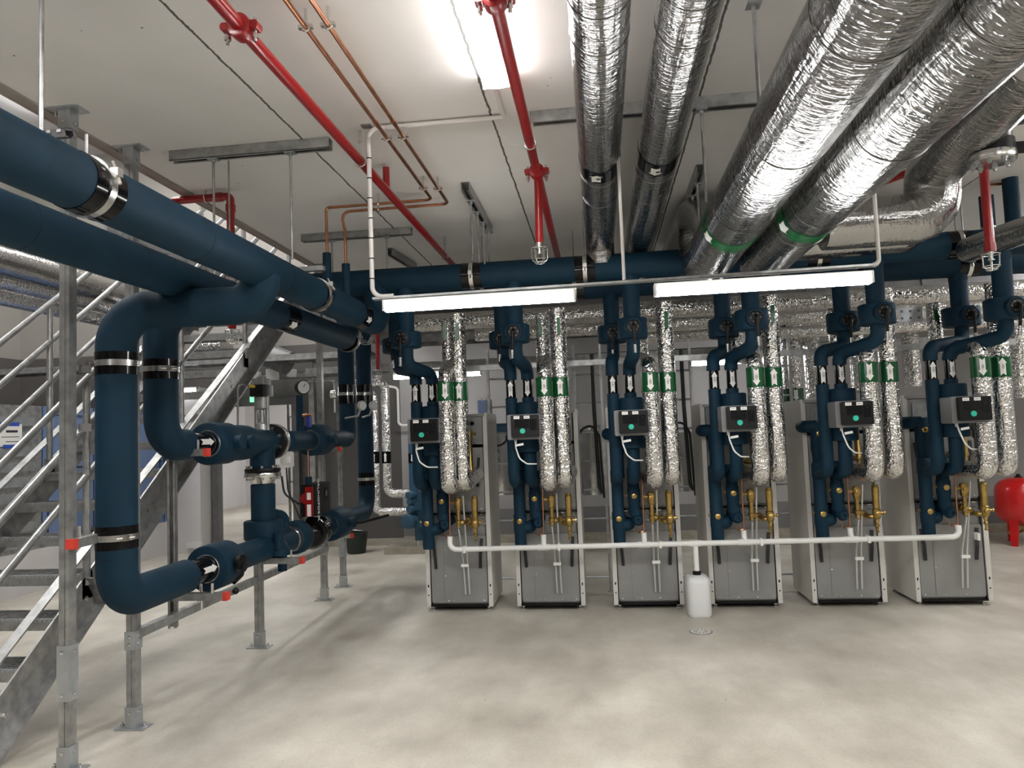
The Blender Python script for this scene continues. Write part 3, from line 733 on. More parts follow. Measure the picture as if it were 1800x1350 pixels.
for e in ends[1:5]:
    t.part('drop', MB().tube([e, V((e.x, e.y, line(e.x).z + .05)), V((e.x, YC + .05, line(e.x).z))], .022, 14, fil=.03), 'white')
    t.part('socket', MB().cyl(line(e.x) + V((-.05, .06, 0)), line(e.x) + V((.05, .06, 0)), .027, 16), 'white')
for e in ends: t.part('pipe_clip', MB().box(line(e.x + .13) + V((0, .06, 0)), (.02, .06, .056)), 'white')
jx = .742
t.part('jerrycan_drop', MB().cyl((jx, YC + .06, line(jx).z), (jx, YC + .06, .33), .022, 14), 'white')
t.part('socket', MB().cyl(line(jx) + V((-.05, .06, 0)), line(jx) + V((.05, .06, 0)), .027, 16), 'white')

# jerrycan
jy = YC + .06
t = Thing('jerrycan', 'milky white plastic jerrycan on the floor under the condensate pipe', 'jerrycan', (jx, jy, 0))
body = MB(); vs = []; 
rings = [(0, .88), (.012, .97), (.03, 1), (.27, 1), (.30, .96), (.318, .82), (.33, .55)]
n = 28
for z, s_ in rings:
    for k in range(n):
        a = 2 * PI * k / n; ca, sa = math.cos(a), math.sin(a)
        e = 3.6; rx, ry = .098 * s_, .125 * s_
        vs.append((jx + rx * math.copysign(abs(ca) ** (2 / e), ca), jy + ry * math.copysign(abs(sa) ** (2 / e), sa), z))
fs = [(i * n + k, i * n + (k + 1) % n, (i + 1) * n + (k + 1) % n, (i + 1) * n + k) for i in range(len(rings) - 1) for k in range(n)]
fs += [tuple(range(n - 1, -1, -1)), tuple((len(rings) - 1) * n + k for k in range(n))]
body._add(vs, fs); t.part('body', body, 'jerry')
t.part('screw_cap', MB().lathe((jx, jy, .325), (0, 0, 1), [(0, .034), (.03, .034), (.034, .03), (.036, .024)], 20), 'blackmat')
t.part('handle', MB().tube([(jx, jy + .11, .31), (jx, jy + .11, .36), (jx, jy + .05, .36), (jx, jy + .04, .33)], .012, 10, fil=.02), 'jerry')

# floor drain
fdp = atZ(1232, 1111, 0)
t = Thing('floor_drain', 'round pale floor drain grate set in the concrete floor', 'drain', fdp)
t.part('ring', MB().lathe(fdp, (0, 0, 1), [(0, .088), (.004, .088), (.006, .08)], 28), 'steel')
m_ = MB()
gr = t.part('grate', MB().lathe(fdp + V((0, 0, .004)), (0, 0, 1), [(0, .078), (.003, .076)], 28), 'panelwhite')
for k in range(10):
    a = 2 * PI * k / 10; t.part('hole', MB().box(fdp + V((math.cos(a) * .045, math.sin(a) * .045, .0075)), (.03, .007, .001), Matrix.Rotation(a, 3, 'Z')), 'steeldark', gr)
# red expansion tank
tp = V((4.97, 9.62, 0))
t = Thing('expansion_tank', 'shiny red expansion tank standing on three legs by the back wall', 'tank', tp)
t.part('vessel', MB().lathe(tp + V((0, 0, .22)), (0, 0, 1), [(0, .02), (.01, .12), (.05, .20), (.10, .245), (.16, .262), (.42, .262), (.48, .245), (.53, .20), (.565, .12), (.575, .03)], 40), 'redtank')
t.part('weld_seam', MB().torus(tp + V((0, 0, .50)), (0, 0, 1), .2615, .003, 40, 6), 'redtank')
t.part('valve_cap', MB().lathe(tp + V((0, 0, .79)), (0, 0, 1), [(0, .04), (.012, .04), (.02, .022), (.04, .02), (.045, .01)], 16), 'blackmat')
for a in (-2.4, -.6, 1.6):
    dv = V((math.cos(a), math.sin(a), 0)); sd = V((-dv.y, dv.x, 0))
    t.part('leg', MB().prism([tp + dv * .20 + sd * .055 + V((0, 0, .38)), tp + dv * .20 - sd * .055 + V((0, 0, .38)), tp + dv * .24 - sd * .035, tp + dv * .24 + sd * .035], dv * .022), 'redtank')
t.part('connection', MB().tube([tp + V((0, 0, .24)), tp + V((0, 0, .15)), tp + V((-.2, -.1, .15))], .016, 10, fil=.03).lathe(tp + V((.06, -.06, .15)), (1, 0, 0), [(0, .02), (.05, .026), (.08, .02)], 12), 'brass')
# ------------------------------------------------------------------ blue headers above the heat pumps
R0 = .102
def pipe_clamp(t, c, axis, r, label=None, rod=None, mat='black', L=.16, bolt_dir=(0, -1, 0)):
    c, d = V(c), V(axis).normalized()
    b_ = t.part('clamp_band', MB().cyl(c - d * L / 2, c + d * L / 2, r + .003, 32), mat)
    t.part('steel_strap', MB().cyl(c - d * .016, c + d * .016, r + .009, 32), 'steel', b_)
    bd_ = V(bolt_dir).normalized(); bd_ = (bd_ - d * bd_.dot(d)).normalized(); tn = d.cross(bd_)
    e = c + bd_ * (r + .02)
    t.part('strap_bolt', MB().box(e, (.03, .03, .03)).cyl(e - tn * .045, e + tn * .045, .006, 8), 'steel', b_)
    if rod: t.part('hanger_rod', MB().cyl(c + V((0, 0, r)), V((c.x, c.y, rod)), .006, 8), 'galv', b_)
xa, xb = -2.42, 3.75
t = Thing('header_pipe', 'front blue foam header pipe running above all six heat pumps', 'pipe', (0, YVF, HZ), 'blue header pipes')
t.part('pipe', MB().cyl((xa, YVF, HZ), (xb, YVF, HZ), R0, 36), 'blue')
for px in (830, 1028, 1437, 1685):
    pipe_clamp(t, (at(px, 470, YVF).x, YVF, HZ), (1, 0, 0), R0, rod=CH)
t = Thing('header_pipe', 'rear blue foam header pipe, a little lower behind the front one', 'pipe', (0, YVR, 2.85), 'blue header pipes')
t.part('pipe', MB().cyl((xa + .1, YVR, 2.80), (xb, YVR, 2.80), R0, 36), 'blue')
for px in (850, 1010, 1520, 1700):
    pipe_clamp(t, (at(px, 500, YVR).x, YVR, 2.80), (1, 0, 0), R0, rod=CH)
for px in (575, 608):
    p = at(px, 470, 5.08 if px == 575 else 5.2)
    t = Thing('foam_sleeve', 'blue foam sleeve on the %s copper pipe end above the blue main' % ('taller' if px == 575 else 'shorter'), 'pipe', p, 'blue sleeves on the copper pipes')
    t.part('sleeve', MB().cyl((p.x, p.y, 2.57), (p.x, p.y, at(px, 445 if px == 575 else 464, p.y).z), .03, 16), 'blue')
# strut channels on the ceiling
def strut(pa, pb, label, rods=(), name='strut_channel', group='strut channels on the ceiling'):
    pa, pb = V(pa), V(pb)
    t = Thing(name, label, 'channel', (pa + pb) / 2, group)
    t.part('channel', MB().channel(pa - V((0, 0, .032)), pb - V((0, 0, .032)), .06, .062), 'galv')
    for x, z in rods:
        p = pa.lerp(pb, (x - pa.x) / (pb.x - pa.x)) if abs(pb.x - pa.x) > .2 else pa.lerp(pb, (x - pa.y) / (pb.y - pa.y))
        r = t.part('hanger_rod', MB().cyl((p.x, p.y, CH - .05), (p.x, p.y, z), .0075, 8), 'galv')
        t.part('rod_bracket', MB().box((p.x, p.y, CH - .066), (.06, .05, .008)).cyl((p.x, p.y, CH - .085), (p.x, p.y, CH - .06), .012, 8), 'galvnew', r)
    return t
IX, IZ, OX, OZ = -1.77, 2.49, -2.22, 2.452          # the two blue mains
strut((-2.48, 4.08, CH), (-1.49, 4.08, CH), 'grey strut channel on the ceiling above the two blue mains', ((at(375, 270, 4.08).x, OZ), (at(510, 255, 4.08).x, 2.62)))
strut((-2.46, 6.0, CH), (-1.50, 6.0, CH), 'grey strut channel on the ceiling behind the copper pipes', ((-2.2, HZ), (-1.72, HZ)))
strut((-.29, 3.98, CH), (1.2, 3.98, CH), 'long grey strut channel crossing above the silver pipes', ((at(1232, 180, 3.98).x, 2.75), (.99, 2.75)))
for px0, px1, py0, py1, lab in ((815, 862, 320, 398, 'dark slotted channel along the ceiling left of the sprinkler'), (1232, 1200, 288, 372, 'dark slotted channel along the ceiling by the big silver ducts')):
    a, b_ = atZ(px0, py0, CH), atZ(px1, py1, CH); x = (a.x + b_.x) / 2
    strut((x, a.y, CH), (x, b_.y, CH), lab, [(a.y + (b_.y - a.y) * f, HZ + .02) for f in (.2, .45, .7, .92)])
p = atZ(712, 455, CH)
strut((p.x - .03, 6.6, CH), (p.x + .03, 7.3, CH), 'short dark channel on the ceiling above the header')

# ------------------------------------------------------------------ the two blue mains coming from behind the viewer
t = Thing('main_pipe', 'thick blue main pipe nearest the ceiling with steel strap clamps', 'pipe', (IX, 3, IZ), 'blue mains along the ceiling')
t.part('pipe', MB().tube([(IX, -4.9, IZ), (IX, YVF, IZ), (IX, YVF, HZ)], R0, 36, fil=.16), 'blue')
y = Yon(152, IX, IZ); pipe_clamp(t, (IX, y, IZ), (0, 1, 0), R0, bolt_dir=(1, -.3, .35), rod=IZ + .19)
br = t.part('support_bracket', MB().channel((IX - .22, y - .02, IZ + .19), (IX - .05, y - .02, IZ + .19), .05, .028, (0, -.3, 1)), 'steeldark')
t.part('bracket_rod', MB().cyl((IX - .16, y - .02, IZ + .19), (IX - .16, y - .02, CH), .0085, 8), 'galv', br)
for k in range(4): t.part('slot', MB().box((IX - .19 + .04 * k, y - .047, IZ + .19), (.016, .004, .010)), 'steel', br)
y = Yon(555, IX, IZ); pipe_clamp(t, (IX, y, IZ), (0, 1, 0), R0, bolt_dir=(1, 0, .6), L=.11)
t.part('support_bracket', MB().beam((IX - .22, y, IZ + .17), (IX + .06, y, IZ + .17), .04, .03), 'galv')
y = Yon(628, IX, IZ); bnd = t.part('label_band', MB().cyl((IX, y - .08, IZ), (IX, y + .08, IZ), R0 + .002, 32), 'black')
m_ = MB(); wrap_arrow(m_, (IX, y, IZ), R0 + .004, .06, .10, True, (.9, -.3, -.45), (0, 1, 0)); t.part('arrow_label', m_, 'paper', bnd)
for yy in (1.2, 3.08, 3.95, 4.6): t.part('foam_joint', MB().torus((IX, yy, IZ), (0, 1, 0), R0 - .0005, .0016, 36, 6), 'blackmat')
t = Thing('main_pipe', 'second blue main pipe running lower beside the staircase', 'pipe', (OX, 3, OZ), 'blue mains along the ceiling')
t.part('pipe', MB().tube([(OX, -4.9, OZ), (OX, YVR, OZ), (OX, YVR, 2.80)], R0, 36, fil=.16), 'blue')
y = Yon(405, OX, OZ); pipe_clamp(t, (OX, y, OZ), (0, 1, 0), R0, bolt_dir=(.2, 0, 1), L=.1, rod=CH)
y = Yon(612, OX, OZ); pipe_clamp(t, (OX, y, OZ), (0, 1, 0), R0, bolt_dir=(1, 0, .5), L=.08)
y = Yon(497, OX, OZ); bnd = t.part('label_band', MB().cyl((OX, y - .1, OZ), (OX, y + .1, OZ), R0 + .002, 32), 'black')
m_ = MB(); wrap_arrow(m_, (OX, y, OZ), R0 + .004, .07, .11, True, (.75, -.3, -.6), (0, 1, 0)); t.part('arrow_label', m_, 'paper', bnd)
for yy in (2.6, 3.3): t.part('foam_joint', MB().torus((OX, yy, OZ), (0, 1, 0), R0 - .0005, .0016, 36, 6), 'blackmat')

# ------------------------------------------------------------------ the blue loop on the left: bypass with valves, strainer and pump
YV1, YV2 = 3.68, 4.22
X1 = at(205, 800, YV1).x; X2 = at(283, 690, YV2).x
ZL = .755; ZU = 1.565
ztop = at(320, 540, YV1).z
pe = at(452, 520, 3.95)
xl = -2.58
t = Thing('loop_pipe', 'blue foam loop pipe dropping in front of the staircase and bending towards the lower valve', 'pipe', (X1, YV1, ZL), 'blue loop pipes')
yA = Yon(326, xl, ZL)
yJ = Yon(452, IX, IZ)
t.part('pipe', MB().tube([(IX, YV1 + .06, IZ - .04), (IX, YV1 + .06, ztop), (X1, YV1, ztop), (X1, YV1, ZL), (xl, yA, ZL)], R0, 36, fil=[.2, .2, .17], n=12), 'blue')
zc = at(205, 640, YV1).z; pipe_clamp(t, (X1, YV1, zc), (0, 0, 1), R0, bolt_dir=(-.8, -.5, 0), L=.12)
zc2 = at(205, 943, YV1).z; pipe_clamp(t, (X1, YV1, zc2), (0, 0, 1), R0, bolt_dir=(.8, -.6, 0), L=.12)
for zz in (zc2 - .11,): t.part('foam_joint', MB().torus((X1, YV1, zz), (0, 0, 1), R0 - .0005, .0016, 36, 6), 'blackmat')
for zz, xx in ((zc, X1), (zc2, X1)): pass
t = Thing('loop_pipe', 'shorter blue loop pipe bending from the drop towards the upper valve', 'pipe', (X2, YV2, ZU), 'blue loop pipes')
xu = -2.63
yB = Yon(326, xu, ZU)
t.part('pipe', MB().tube([(OX, YV2 + .04, OZ - .03), (OX, YV2 + .04, at(283, 545, YV2).z), (X2, YV2, at(283, 545, YV2).z), (X2, YV2, ZU), (xu, yB, ZU)], R0 * .97, 36, fil=[.16, .17, .17], n=10), 'blue')
zc3 = at(283, 650, YV2).z; pipe_clamp(t, (X2, YV2, zc3), (0, 0, 1), R0 * .97, bolt_dir=(.8, -.6, 0), L=.12)

def arrow_band(t, y0, y1, x, z, r=.075):
    b_ = t.part('label_band', MB().cyl((x, y0, z), (x, y1, z), r, 28), 'black')
    m_ = MB(); wrap_arrow(m_, (x, (y0 + y1) / 2, z), r + .0015, .055, min(.16, (y1 - y0) * .7), True, (.8, -.5, .15), (0, 1, 0)); t.part('arrow_label', m_, 'paper', b_)
    return b_
def wafer_valve(x, y0, y1, z, r, label, hx=None):
    t = Thing('butterfly_valve', label, 'valve', (x, (y0 + y1) / 2, z), 'insulated valves of the blue loop')
    t.part('insulation_cover', MB().drum((x, y0, z), (x, y1, z), r, .014, 32), 'blue')
    t.part('end_ring', MB().torus((x, y0 + .002, z), (0, 1, 0), .088, .006, 28, 6), 'steel')
    t.part('boss', MB().lathe((x + r - .03, (y0 + y1) / 2, z), (1, 0, .05), [(0, .05), (.075, .05), (.08, .044)], 20), 'blue')
    return t
# upper run: band, valve, strainer body, three way valve, pipe, valve, riser
yB1 = Yon(366, xu, ZU)
t = Thing('upper_run_pipe', 'upper horizontal blue pipe with black band and white arrow leading to the three way valve', 'pipe', (xu, yB, ZU), 'blue loop pipes')
arrow_band(t, yB - .02, yB1 + .02, xu, ZU)
yF0, yF1 = Yon(472, xu, ZU), Yon(503, xu, ZU)
yE = Yon(606, xu, ZU)
t.part('pipe', MB().cyl((xu, yF1, ZU), (xu, yE, ZU), .085, 28), 'blue')
t.part('strainer_body', MB().lathe((xu, Yon(392, xu, ZU), ZU), (0, 1, 0), [(0, .10), (.02, .125), (.25, .13), (.33, .125), (.34, .10), (Yon(473, xu, ZU) - Yon(392, xu, ZU), .095)], 28), 'blue')
t.part('strainer_plug', MB().lathe((xu + .11, Yon(410, xu, ZU), ZU), (1, -.2, 0), [(0, .05), (.05, .048), (.055, .04)], 20), 'blue')
wafer_valve(xu, yB1 - .01, Yon(393, xu, ZU) + .03, ZU, .145, 'upper insulated valve drum beside the short loop bend')
wafer_valve(xu, Yon(545, xu, ZU), Yon(566, xu, ZU), ZU, .145, 'insulated valve drum beyond the three way valve on the upper run')
t = Thing('three_way_valve', 'black flanged three way valve with a grey actuator on the upper blue run', 'valve', (xu, yF0, ZU), None)
t.part('body', MB().cyl((xu, yF0 - .22, ZU), (xu, yF0, ZU), .098, 28).cyl((xu, yF0 - .11, ZU - .22), (xu, yF0 - .11, ZU), .095, 28), 'blue')
fl = t.part('flange', MB().drum((xu, yF0, ZU), (xu, yF0 + .055, ZU), .14, .004, 32), 'blackmat')
f2 = t.part('counter_flange', MB().drum((xu, yF0 + .058, ZU), (xu, yF0 + .095, ZU), .145, .004, 32), 'steel')
for k in range(8):
    a = 2 * PI * (k + .5) / 8; c = V((xu + math.cos(a) * .112, yF0 - .012, ZU + math.sin(a) * .112))
    t.part('bolt', MB().lathe(c, (0, -1, 0), [(-.12, .009), (0, .009), (.0, .016), (.014, .016)], 6), 'steel', fl)
yT = yF0 - .11
f3 = t.part('bottom_flange', MB().drum((xu, yT, ZU - .235), (xu, yT, ZU - .205), .135, .004, 32), 'blackmat')
f4 = t.part('counter_flange', MB().drum((xu, yT, ZU - .275), (xu, yT, ZU - .238), .138, .004, 32), 'steel')
for k in range(8):
    a = 2 * PI * (k + .5) / 8; t.part('bolt', MB().lathe((xu + math.cos(a) * .112, yT + math.sin(a) * .112, ZU - .295), (0, 0, 1), [(0, .014), (.014, .014), (.014, .008), (.095, .008), (.095, .014), (.11, .014)], 6), 'steel', f3)
t.part('neck', MB().lathe((xu, yT, ZU - .33), (0, 0, 1), [(0, .08), (.04, .095), (.06, .10)], 24), 'steel')
ac = t.part('actuator_frame', MB().cyl((xu - .045, yT, ZU + .09), (xu - .045, yT, ZU + .36), .016, 12).cyl((xu + .045, yT, ZU + .09), (xu + .045, yT, ZU + .36), .016, 12).lathe((xu, yT, ZU + .09), (0, 0, 1), [(0, .05), (.05, .045), (.06, .025), (.16, .02), (.17, .05), (.26, .055), (.28, .04)], 20), 'galv')
t.part('actuator_head', MB().rbox((xu, yT, ZU + .40), (.13, .17, .09), .02, 2), 'blackmat', ac)
t.part('actuator_cap', MB().rbox((xu, yT, ZU + .47), (.11, .14, .05), .02, 2).cyl((xu, yT, ZU + .49), (xu, yT, ZU + .51), .035, 16), 'greybox', ac)
t.part('cable_gland', MB().cyl((xu - .02, yT - .08, ZU + .43), (xu - .02, yT - .17, ZU + .43), .012, 10), 'yellow', ac)
t.part('cable', MB().tube([(xu - .02, yT - .17, ZU + .43), (xu - .02, yT - .34, ZU + .43), (xu - .02, yT - .36, ZU + .0)], .008, 8, fil=.06), 'wire', ac)
# pressure gauge on its stem
yg = Yon(528, xu, ZU)
t = Thing('pressure_gauge', 'round pressure gauge on a blue insulated stem above the upper run', 'gauge', (xu, yg, ZU + .08))
t.part('stem', MB().cyl((xu, yg, ZU + .07), (xu, yg, ZU + .40), .033, 16), 'blue')
cas = t.part('case', MB().lathe((xu + .02, yg + .02, ZU + .47), (.75, -.66, 0), [(-.03, .05), (-.025, .065), (.02, .065), (.025, .058)], 24), 'blackmat')
t.part('dial_face', MB().lathe((xu + .02, yg + .02, ZU + .47) , (.75, -.66, 0), [(.0255, .056), (.0265, .055)], 24), 'dial', cas)
t.part('needle', MB().box(V((xu + .02, yg + .02, ZU + .475)) + V((.75, -.66, 0)) * .028, (.004, .003, .06), Matrix.Rotation(.5, 3, 'Y')), 'blackmat', cas)
t.part('test_cock', MB().lathe((xu + .03, yg, ZU + .22), (1, 0, 0), [(0, .02), (.04, .02), (.045, .012), (.08, .012)], 10), 'copper')
t.part('cock_handle', MB().box((xu + .09, yg - .02, ZU + .16), (.03, .06, .09)), 'bluepaint')
# connecting vertical with drum between upper and lower run
t = Thing('connecting_pipe', 'short vertical blue pipe with a drum collar joining the upper run to the lower run', 'pipe', (xu, yT, ZL), 'blue loop pipes')
t.part('pipe', MB().cyl((xu, yT, ZL), (xu, yT, ZU - .33), .092, 28), 'blue')
zd1, zd0 = at(460, 914, yT).z, at(460, 948, yT).z
t.part('drum_collar', MB().drum((xu, yT, zd0), (xu, yT, zd1), .148, .014, 32), 'blue')
t.part('foam_fold', MB().tube([(xu + .05, yT + .25, ZL + .07), (xu + .06, yT + .28, ZL + .2), (xu + .02, yT + .12, ZL + .24)], .04, 14, fil=.08), 'blue')
# lower run
t = Thing('lower_run_pipe', 'lower horizontal blue pipe with strainer legs between the lower valve and the pump', 'pipe', (xl, yA, ZL), 'blue loop pipes')
yA1 = Yon(372, xl, ZL); arrow_band(t, yA - .02, yA1 + .02, xl, ZL, .08)
yV0, yV1_ = Yon(362, xl, ZL), Yon(398, xl, ZL)
yP0, yP1 = Yon(520, xl, ZL), Yon(566, xl, ZL)
t.part('pipe', MB().cyl((xl, yV1_ - .02, ZL), (xl, yP0 - .02, ZL), .092, 28), 'blue')
ys = Yon(472, xl, ZL)
t.part('strainer_leg', MB().tube([(xl + .02, ys + .06, ZL), (xl + .10, ys - .02, ZL - .02), (xl + .1, ys - .02, ZL - .06)], .075, 20, fil=.05), 'blue')
t.part('plug_leg', MB().lathe((xl + .11, ys - .06, ZL - .01), (0, 0, 1), [(0, .035), (.12, .035), (.125, .028)], 16), 'blue'); t.part('drain_leg', MB().cyl((xl + .02, ys + .2, ZL - .22), (xl + .02, ys + .2, ZL), .036, 16), 'blue')
t.part('pipe_strap', MB().cyl((xl, yP0 - .16, ZL), (xl, yP0 - .13, ZL), .10, 28).cyl((xl, yP0 - .08, ZL), (xl, yP0 - .05, ZL), .105, 28), 'steel')
w_ = wafer_valve(xl, yV0, yV1_, ZL, .15, 'lower insulated valve drum with a black hand lever beside the loop bend')
hb = V((xl + .17, (yV0 + yV1_) / 2 - .02, ZL + .02))
w_.part('dial', MB().lathe(hb, (1, -.1, 0), [(0, .055), (.03, .055), (.035, .045)], 20), 'blackmat')
w_.part('lever', MB().tube([hb + V((.03, 0, 0)), hb + V((.05, -.06, -.07)), hb + V((.05, -.17, -.10))], .012, 10, fil=.03).sphere(hb + V((.05, -.15, -.155)), .022, 12), 'blackmat')
w_.part('foot_bracket', MB().cyl((xl, yV0 - .06, ZL - .24), (xl, yV0 - .06, ZL - .07), .01, 10), 'steel')
# pump
t = Thing('inline_pump', 'black inline pump with an upright black and red drive box on the lower blue run', 'pump', (xl, (yP0 + yP1) / 2, ZL))
ym = (yP0 + yP1) / 2
t.part('insulation_end', MB().drum((xl, yP0 - .05, ZL), (xl, yP0 + .06, ZL), .14, .02, 28), 'blue')
t.part('volute', MB().lathe((xl, yP0 + .04, ZL), (0, 1, 0), [(0, .13), (.03, .135), (.06, .10), (.2, .11), (.3, .12), (.36, .10), (.42, .10), (.44, .13), (.47, .13)], 28).sphere((xl + .03, yP0 + .27, ZL), .145, 20, (1, 1.1, 1)), 'black')
t.part('flange_ring', MB().torus((xl, yP0 + .5, ZL), (0, 1, 0), .115, .012, 28, 8), 'blackmat')
yb = yP0 + .30
bx = V((xl + .06, yb, 0)); bz0, bz1 = at(545, 904, yb).z, at(545, 849, yb).z
t.part('neck', MB().lathe((xl + .03, yb, ZL + .08), (0, 0, 1), [(0, .08), (.06, .06), (bz0 - ZL - .06, .06)], 20), 'steel')
bw, bl = .13, .40
box = t.part('drive_box', MB().rbox((bx.x, yb, (bz0 + bz1) / 2), (bw, bl, bz1 - bz0), .02, 2), 'blackmat')
# face towards the viewer carries the red strip and stickers
yf = yb - bl / 2
t.part('red_panel', MB().rbox((bx.x + .025, yf - .004, (bz0 + bz1) / 2 - .01), (.07, .012, (bz1 - bz0) * .92), .01, 1).cyl((bx.x - .01, yf - .008, bz1 - .12), (bx.x - .01, yf + .002, bz1 - .12), .045, 20), 'red', box)
for zz, hh in ((bz1 - .10, .06), (bz1 - .22, .10)):
    t.part('sticker', MB().box((bx.x + .025, yf - .0115, zz), (.035, .002, hh)), 'paper', box)
xf = bx.x + bw / 2
nm = text_mb('GRUNDFOS X', (xf + .001, yb - .10, (bz0 + bz1) / 2), (0, 0, -1), (0, 1, 0), .058, .002); t.part('lettering', nm, 'paper', box)
t.part('keypad', MB().rbox((xf + .001, yb + .08, (bz0 + bz1) / 2 + .03), (.004, .07, .12), .01, 0), 'screen', box)
t.part('keypad_light', MB().box((xf + .004, yb + .08, (bz0 + bz1) / 2 + .04), (.002, .03, .05)), 'steeldark', box)
t.part('top_nozzle', MB().cyl((bx.x - .02, yb - .1, bz1), (bx.x - .02, yb - .1, bz1 + .06), .03, 14), 'blue', box)
t.part('sensor_tube', MB().cyl((bx.x - .02, yb - .1, bz1 + .05), (bx.x - .02, yb - .1, ZU - .09), .006, 8), 'copper', box)
t.part('supply_cable', MB().tube([(bx.x - .09, yb - .14, bz0 + .1), (bx.x - .2, yb - .2, bz0 + .2), (bx.x - .22, yb - .2, ZU - .3)], .009, 8, fil=.1), 'cable', box)
# lower run beyond the pump and the riser
yC0, yC1 = Yon(578, xl, ZL), Yon(600, xl, ZL)
yR = 7.95
t = Thing('riser_pipe', 'blue riser pipe that bends up from the lower run beyond the pump', 'pipe', (xl, yR, ZL), 'blue loop pipes')
t.part('pipe', MB().tube([(xl, yP1 - .05, ZL), (xl, yR, ZL), (xl - .0, yR, OZ + .5)], .088, 28, fil=.2), 'blue')
zq = at(632, 842, yR).z; pipe_clamp(t, (xl, yR, zq), (0, 0, 1), .088, bolt_dir=(1, -.3, 0), L=.14)
zq = at(632, 693, yR).z; pipe_clamp(t, (xl, yR, zq), (0, 0, 1), .088, bolt_dir=(1, -.3, 0), L=.2)
yS = Yon(608, xl - .05, 1.9)
t = Thing('riser_pipe', 'blue riser pipe that rises from the upper run beyond its far valve', 'pipe', (xl, yS, ZU), 'blue loop pipes')
t.part('pipe', MB().tube([(xu, yE - .05, ZU), (xu, yE + .1, ZU), (xu, yE + .1, OZ + .4)], .088, 28, fil=.1), 'blue')
zq = at(607, 693, yE + .1).z; pipe_clamp(t, (xu, yE + .1, zq), (0, 0, 1), .088, bolt_dir=(1, -.3, 0), L=.2)
w_ = wafer_valve(xl, yC0, yC1, ZL, .15, 'lower insulated valve drum beyond the pump with a long black lever')
hb = V((xl + .2, (yC0 + yC1) / 2, ZL))
w_.part('lever', MB().tube([hb, hb + V((.06, .02, .0)), hb + V((.32, .05, .06))], .014, 10, fil=.03), 'blackmat')
w_.part('label', MB().box((xl + .06, yC1 + .02, ZL + .08), (.06, .05, .03)), 'paper')
# small thermometers on the risers
for px in (636, 656):
    p = at(px, 713, 7.2 if px == 636 else 7.75)
    t = Thing('thermometer', 'small round white thermometer on the %s blue riser' % ('nearer' if px == 636 else 'farther'), 'gauge', p, 'riser thermometers')
    c_ = t.part('case', MB().lathe(p, (.8, -.6, 0), [(-.02, .03), (-.01, .05), (.012, .05), (.016, .042)], 20), 'galvnew')
    t.part('dial_face', MB().lathe(p, (.8, -.6, 0), [(.0165, .042), (.018, .041)], 20), 'paper', c_)
    t.part('stem', MB().tube([p, p + V((-.05, .02, -.1)), V((xl + .02, p.y + .05, p.z - .12))], .01, 8), 'galv')
# ------------------------------------------------------------------ silver ducts and foil pipes
def foilpipe(pts, r, label, name='silver_duct', seg=40, fil=.3, n=5, mat='foilbig', group=None, bands=(), rings=()):
    t = Thing(name, label, 'duct' if 'duct' in name else 'pipe', V(pts[0]), group)
    t.part('wrapped_run', MB().tube(pts, r, seg, fil=fil, n=n), mat)
    for c, ax, L, m_ in bands: t.part('colour_band', MB().cyl(V(c) - V(ax) * L / 2, V(c) + V(ax) * L / 2, r + .0025, seg), m_)
    for c, ax in rings: t.part('tape_ring', MB().torus(c, ax, r + .001, .0016, seg, 6), mat)
    return t
G1 = 'silver wrapped pipes along the ceiling'
SZ = 3.06
for px, r, nm, yb_, X in ((1058, .112, 'straight silver wrapped pipe left of its twin, with a black band', 3.55, .065), (1127, .116, 'silver wrapped pipe with a black band, second from the sprinkler', 3.9, .385)):
    yb = Yon(1051 if X < .2 else 1157, X, SZ - .1) if X > .2 else atZ(1051, 314, SZ - .112).y
    if X > .2: yb = atZ(1157, 300, SZ - .112).y
    t = foilpipe([(X, -4.9, SZ), (X, YVF + (0 if X < .2 else .3), SZ), (X, YVF + (0 if X < .2 else .42), 2.86)], r, nm, 'silver_pipe', 40, .13, 6, 'foilbig', G1,
        [((X, yb, SZ), (0, 1, 0), .17, 'black')], [((X, yy, SZ), (0, 1, 0)) for yy in (2.45, 2.7, 4.2, 4.6)])
    m_ = MB(); wrap_arrow(m_, (X - .01, yb, SZ), r + .004, .075, .11, X > .2, (-.12, -.2, -1), (0, 1, 0)); t.part('arrow_label', m_, 'paper')
    m_ = MB().box((X - .012, yb, SZ - r - .0052), (.02, .02, .001)); t.part('label_mark', m_, 'ink')
DZ, RD = 2.71, .163
G2 = 'big silver ducts along the ceiling'
for X, nm, px, py in ((.80, 'big silver duct with a green band left of its twin', 1262, 440), (1.19, 'big silver duct with a green band nearest the flanged pipe', 1375, 425)):
    yb = atZ(px, py, DZ - RD).y
    t = foilpipe([(X, -4.9, DZ), (X, 5.5, DZ), (X, 5.5, 3.135), (X, 7.2, 3.135)], RD, nm, 'silver_duct', 48, .2, 8, 'foilbig', G2,
        [((X, yb, DZ), (0, 1, 0), .13, 'green')], [((X, yy, DZ), (0, 1, 0)) for yy in (2.1, 2.95, 3.9, 4.3)])
    m_ = MB(); wrap_arrow(m_, (X, yb, DZ), RD + .004, .08, .11, True, (-.85, -.2, -.5), (0, 1, 0)); t.part('arrow_label', m_, 'paper')
xr = atX(1320, 100, .79)
t = Thing('duct_hanger', 'steel hanger rod holding the big silver duct to the ceiling', 'rod', (xr.x, xr.y, DZ))
t.part('rod', MB().cyl((.72, 3.1, DZ + .15), (.72, 3.1, CH), .009, 8), 'galv')
t.part('plate', MB().box((.72, 3.1, CH - .006), (.06, .06, .012)), 'galvnew')
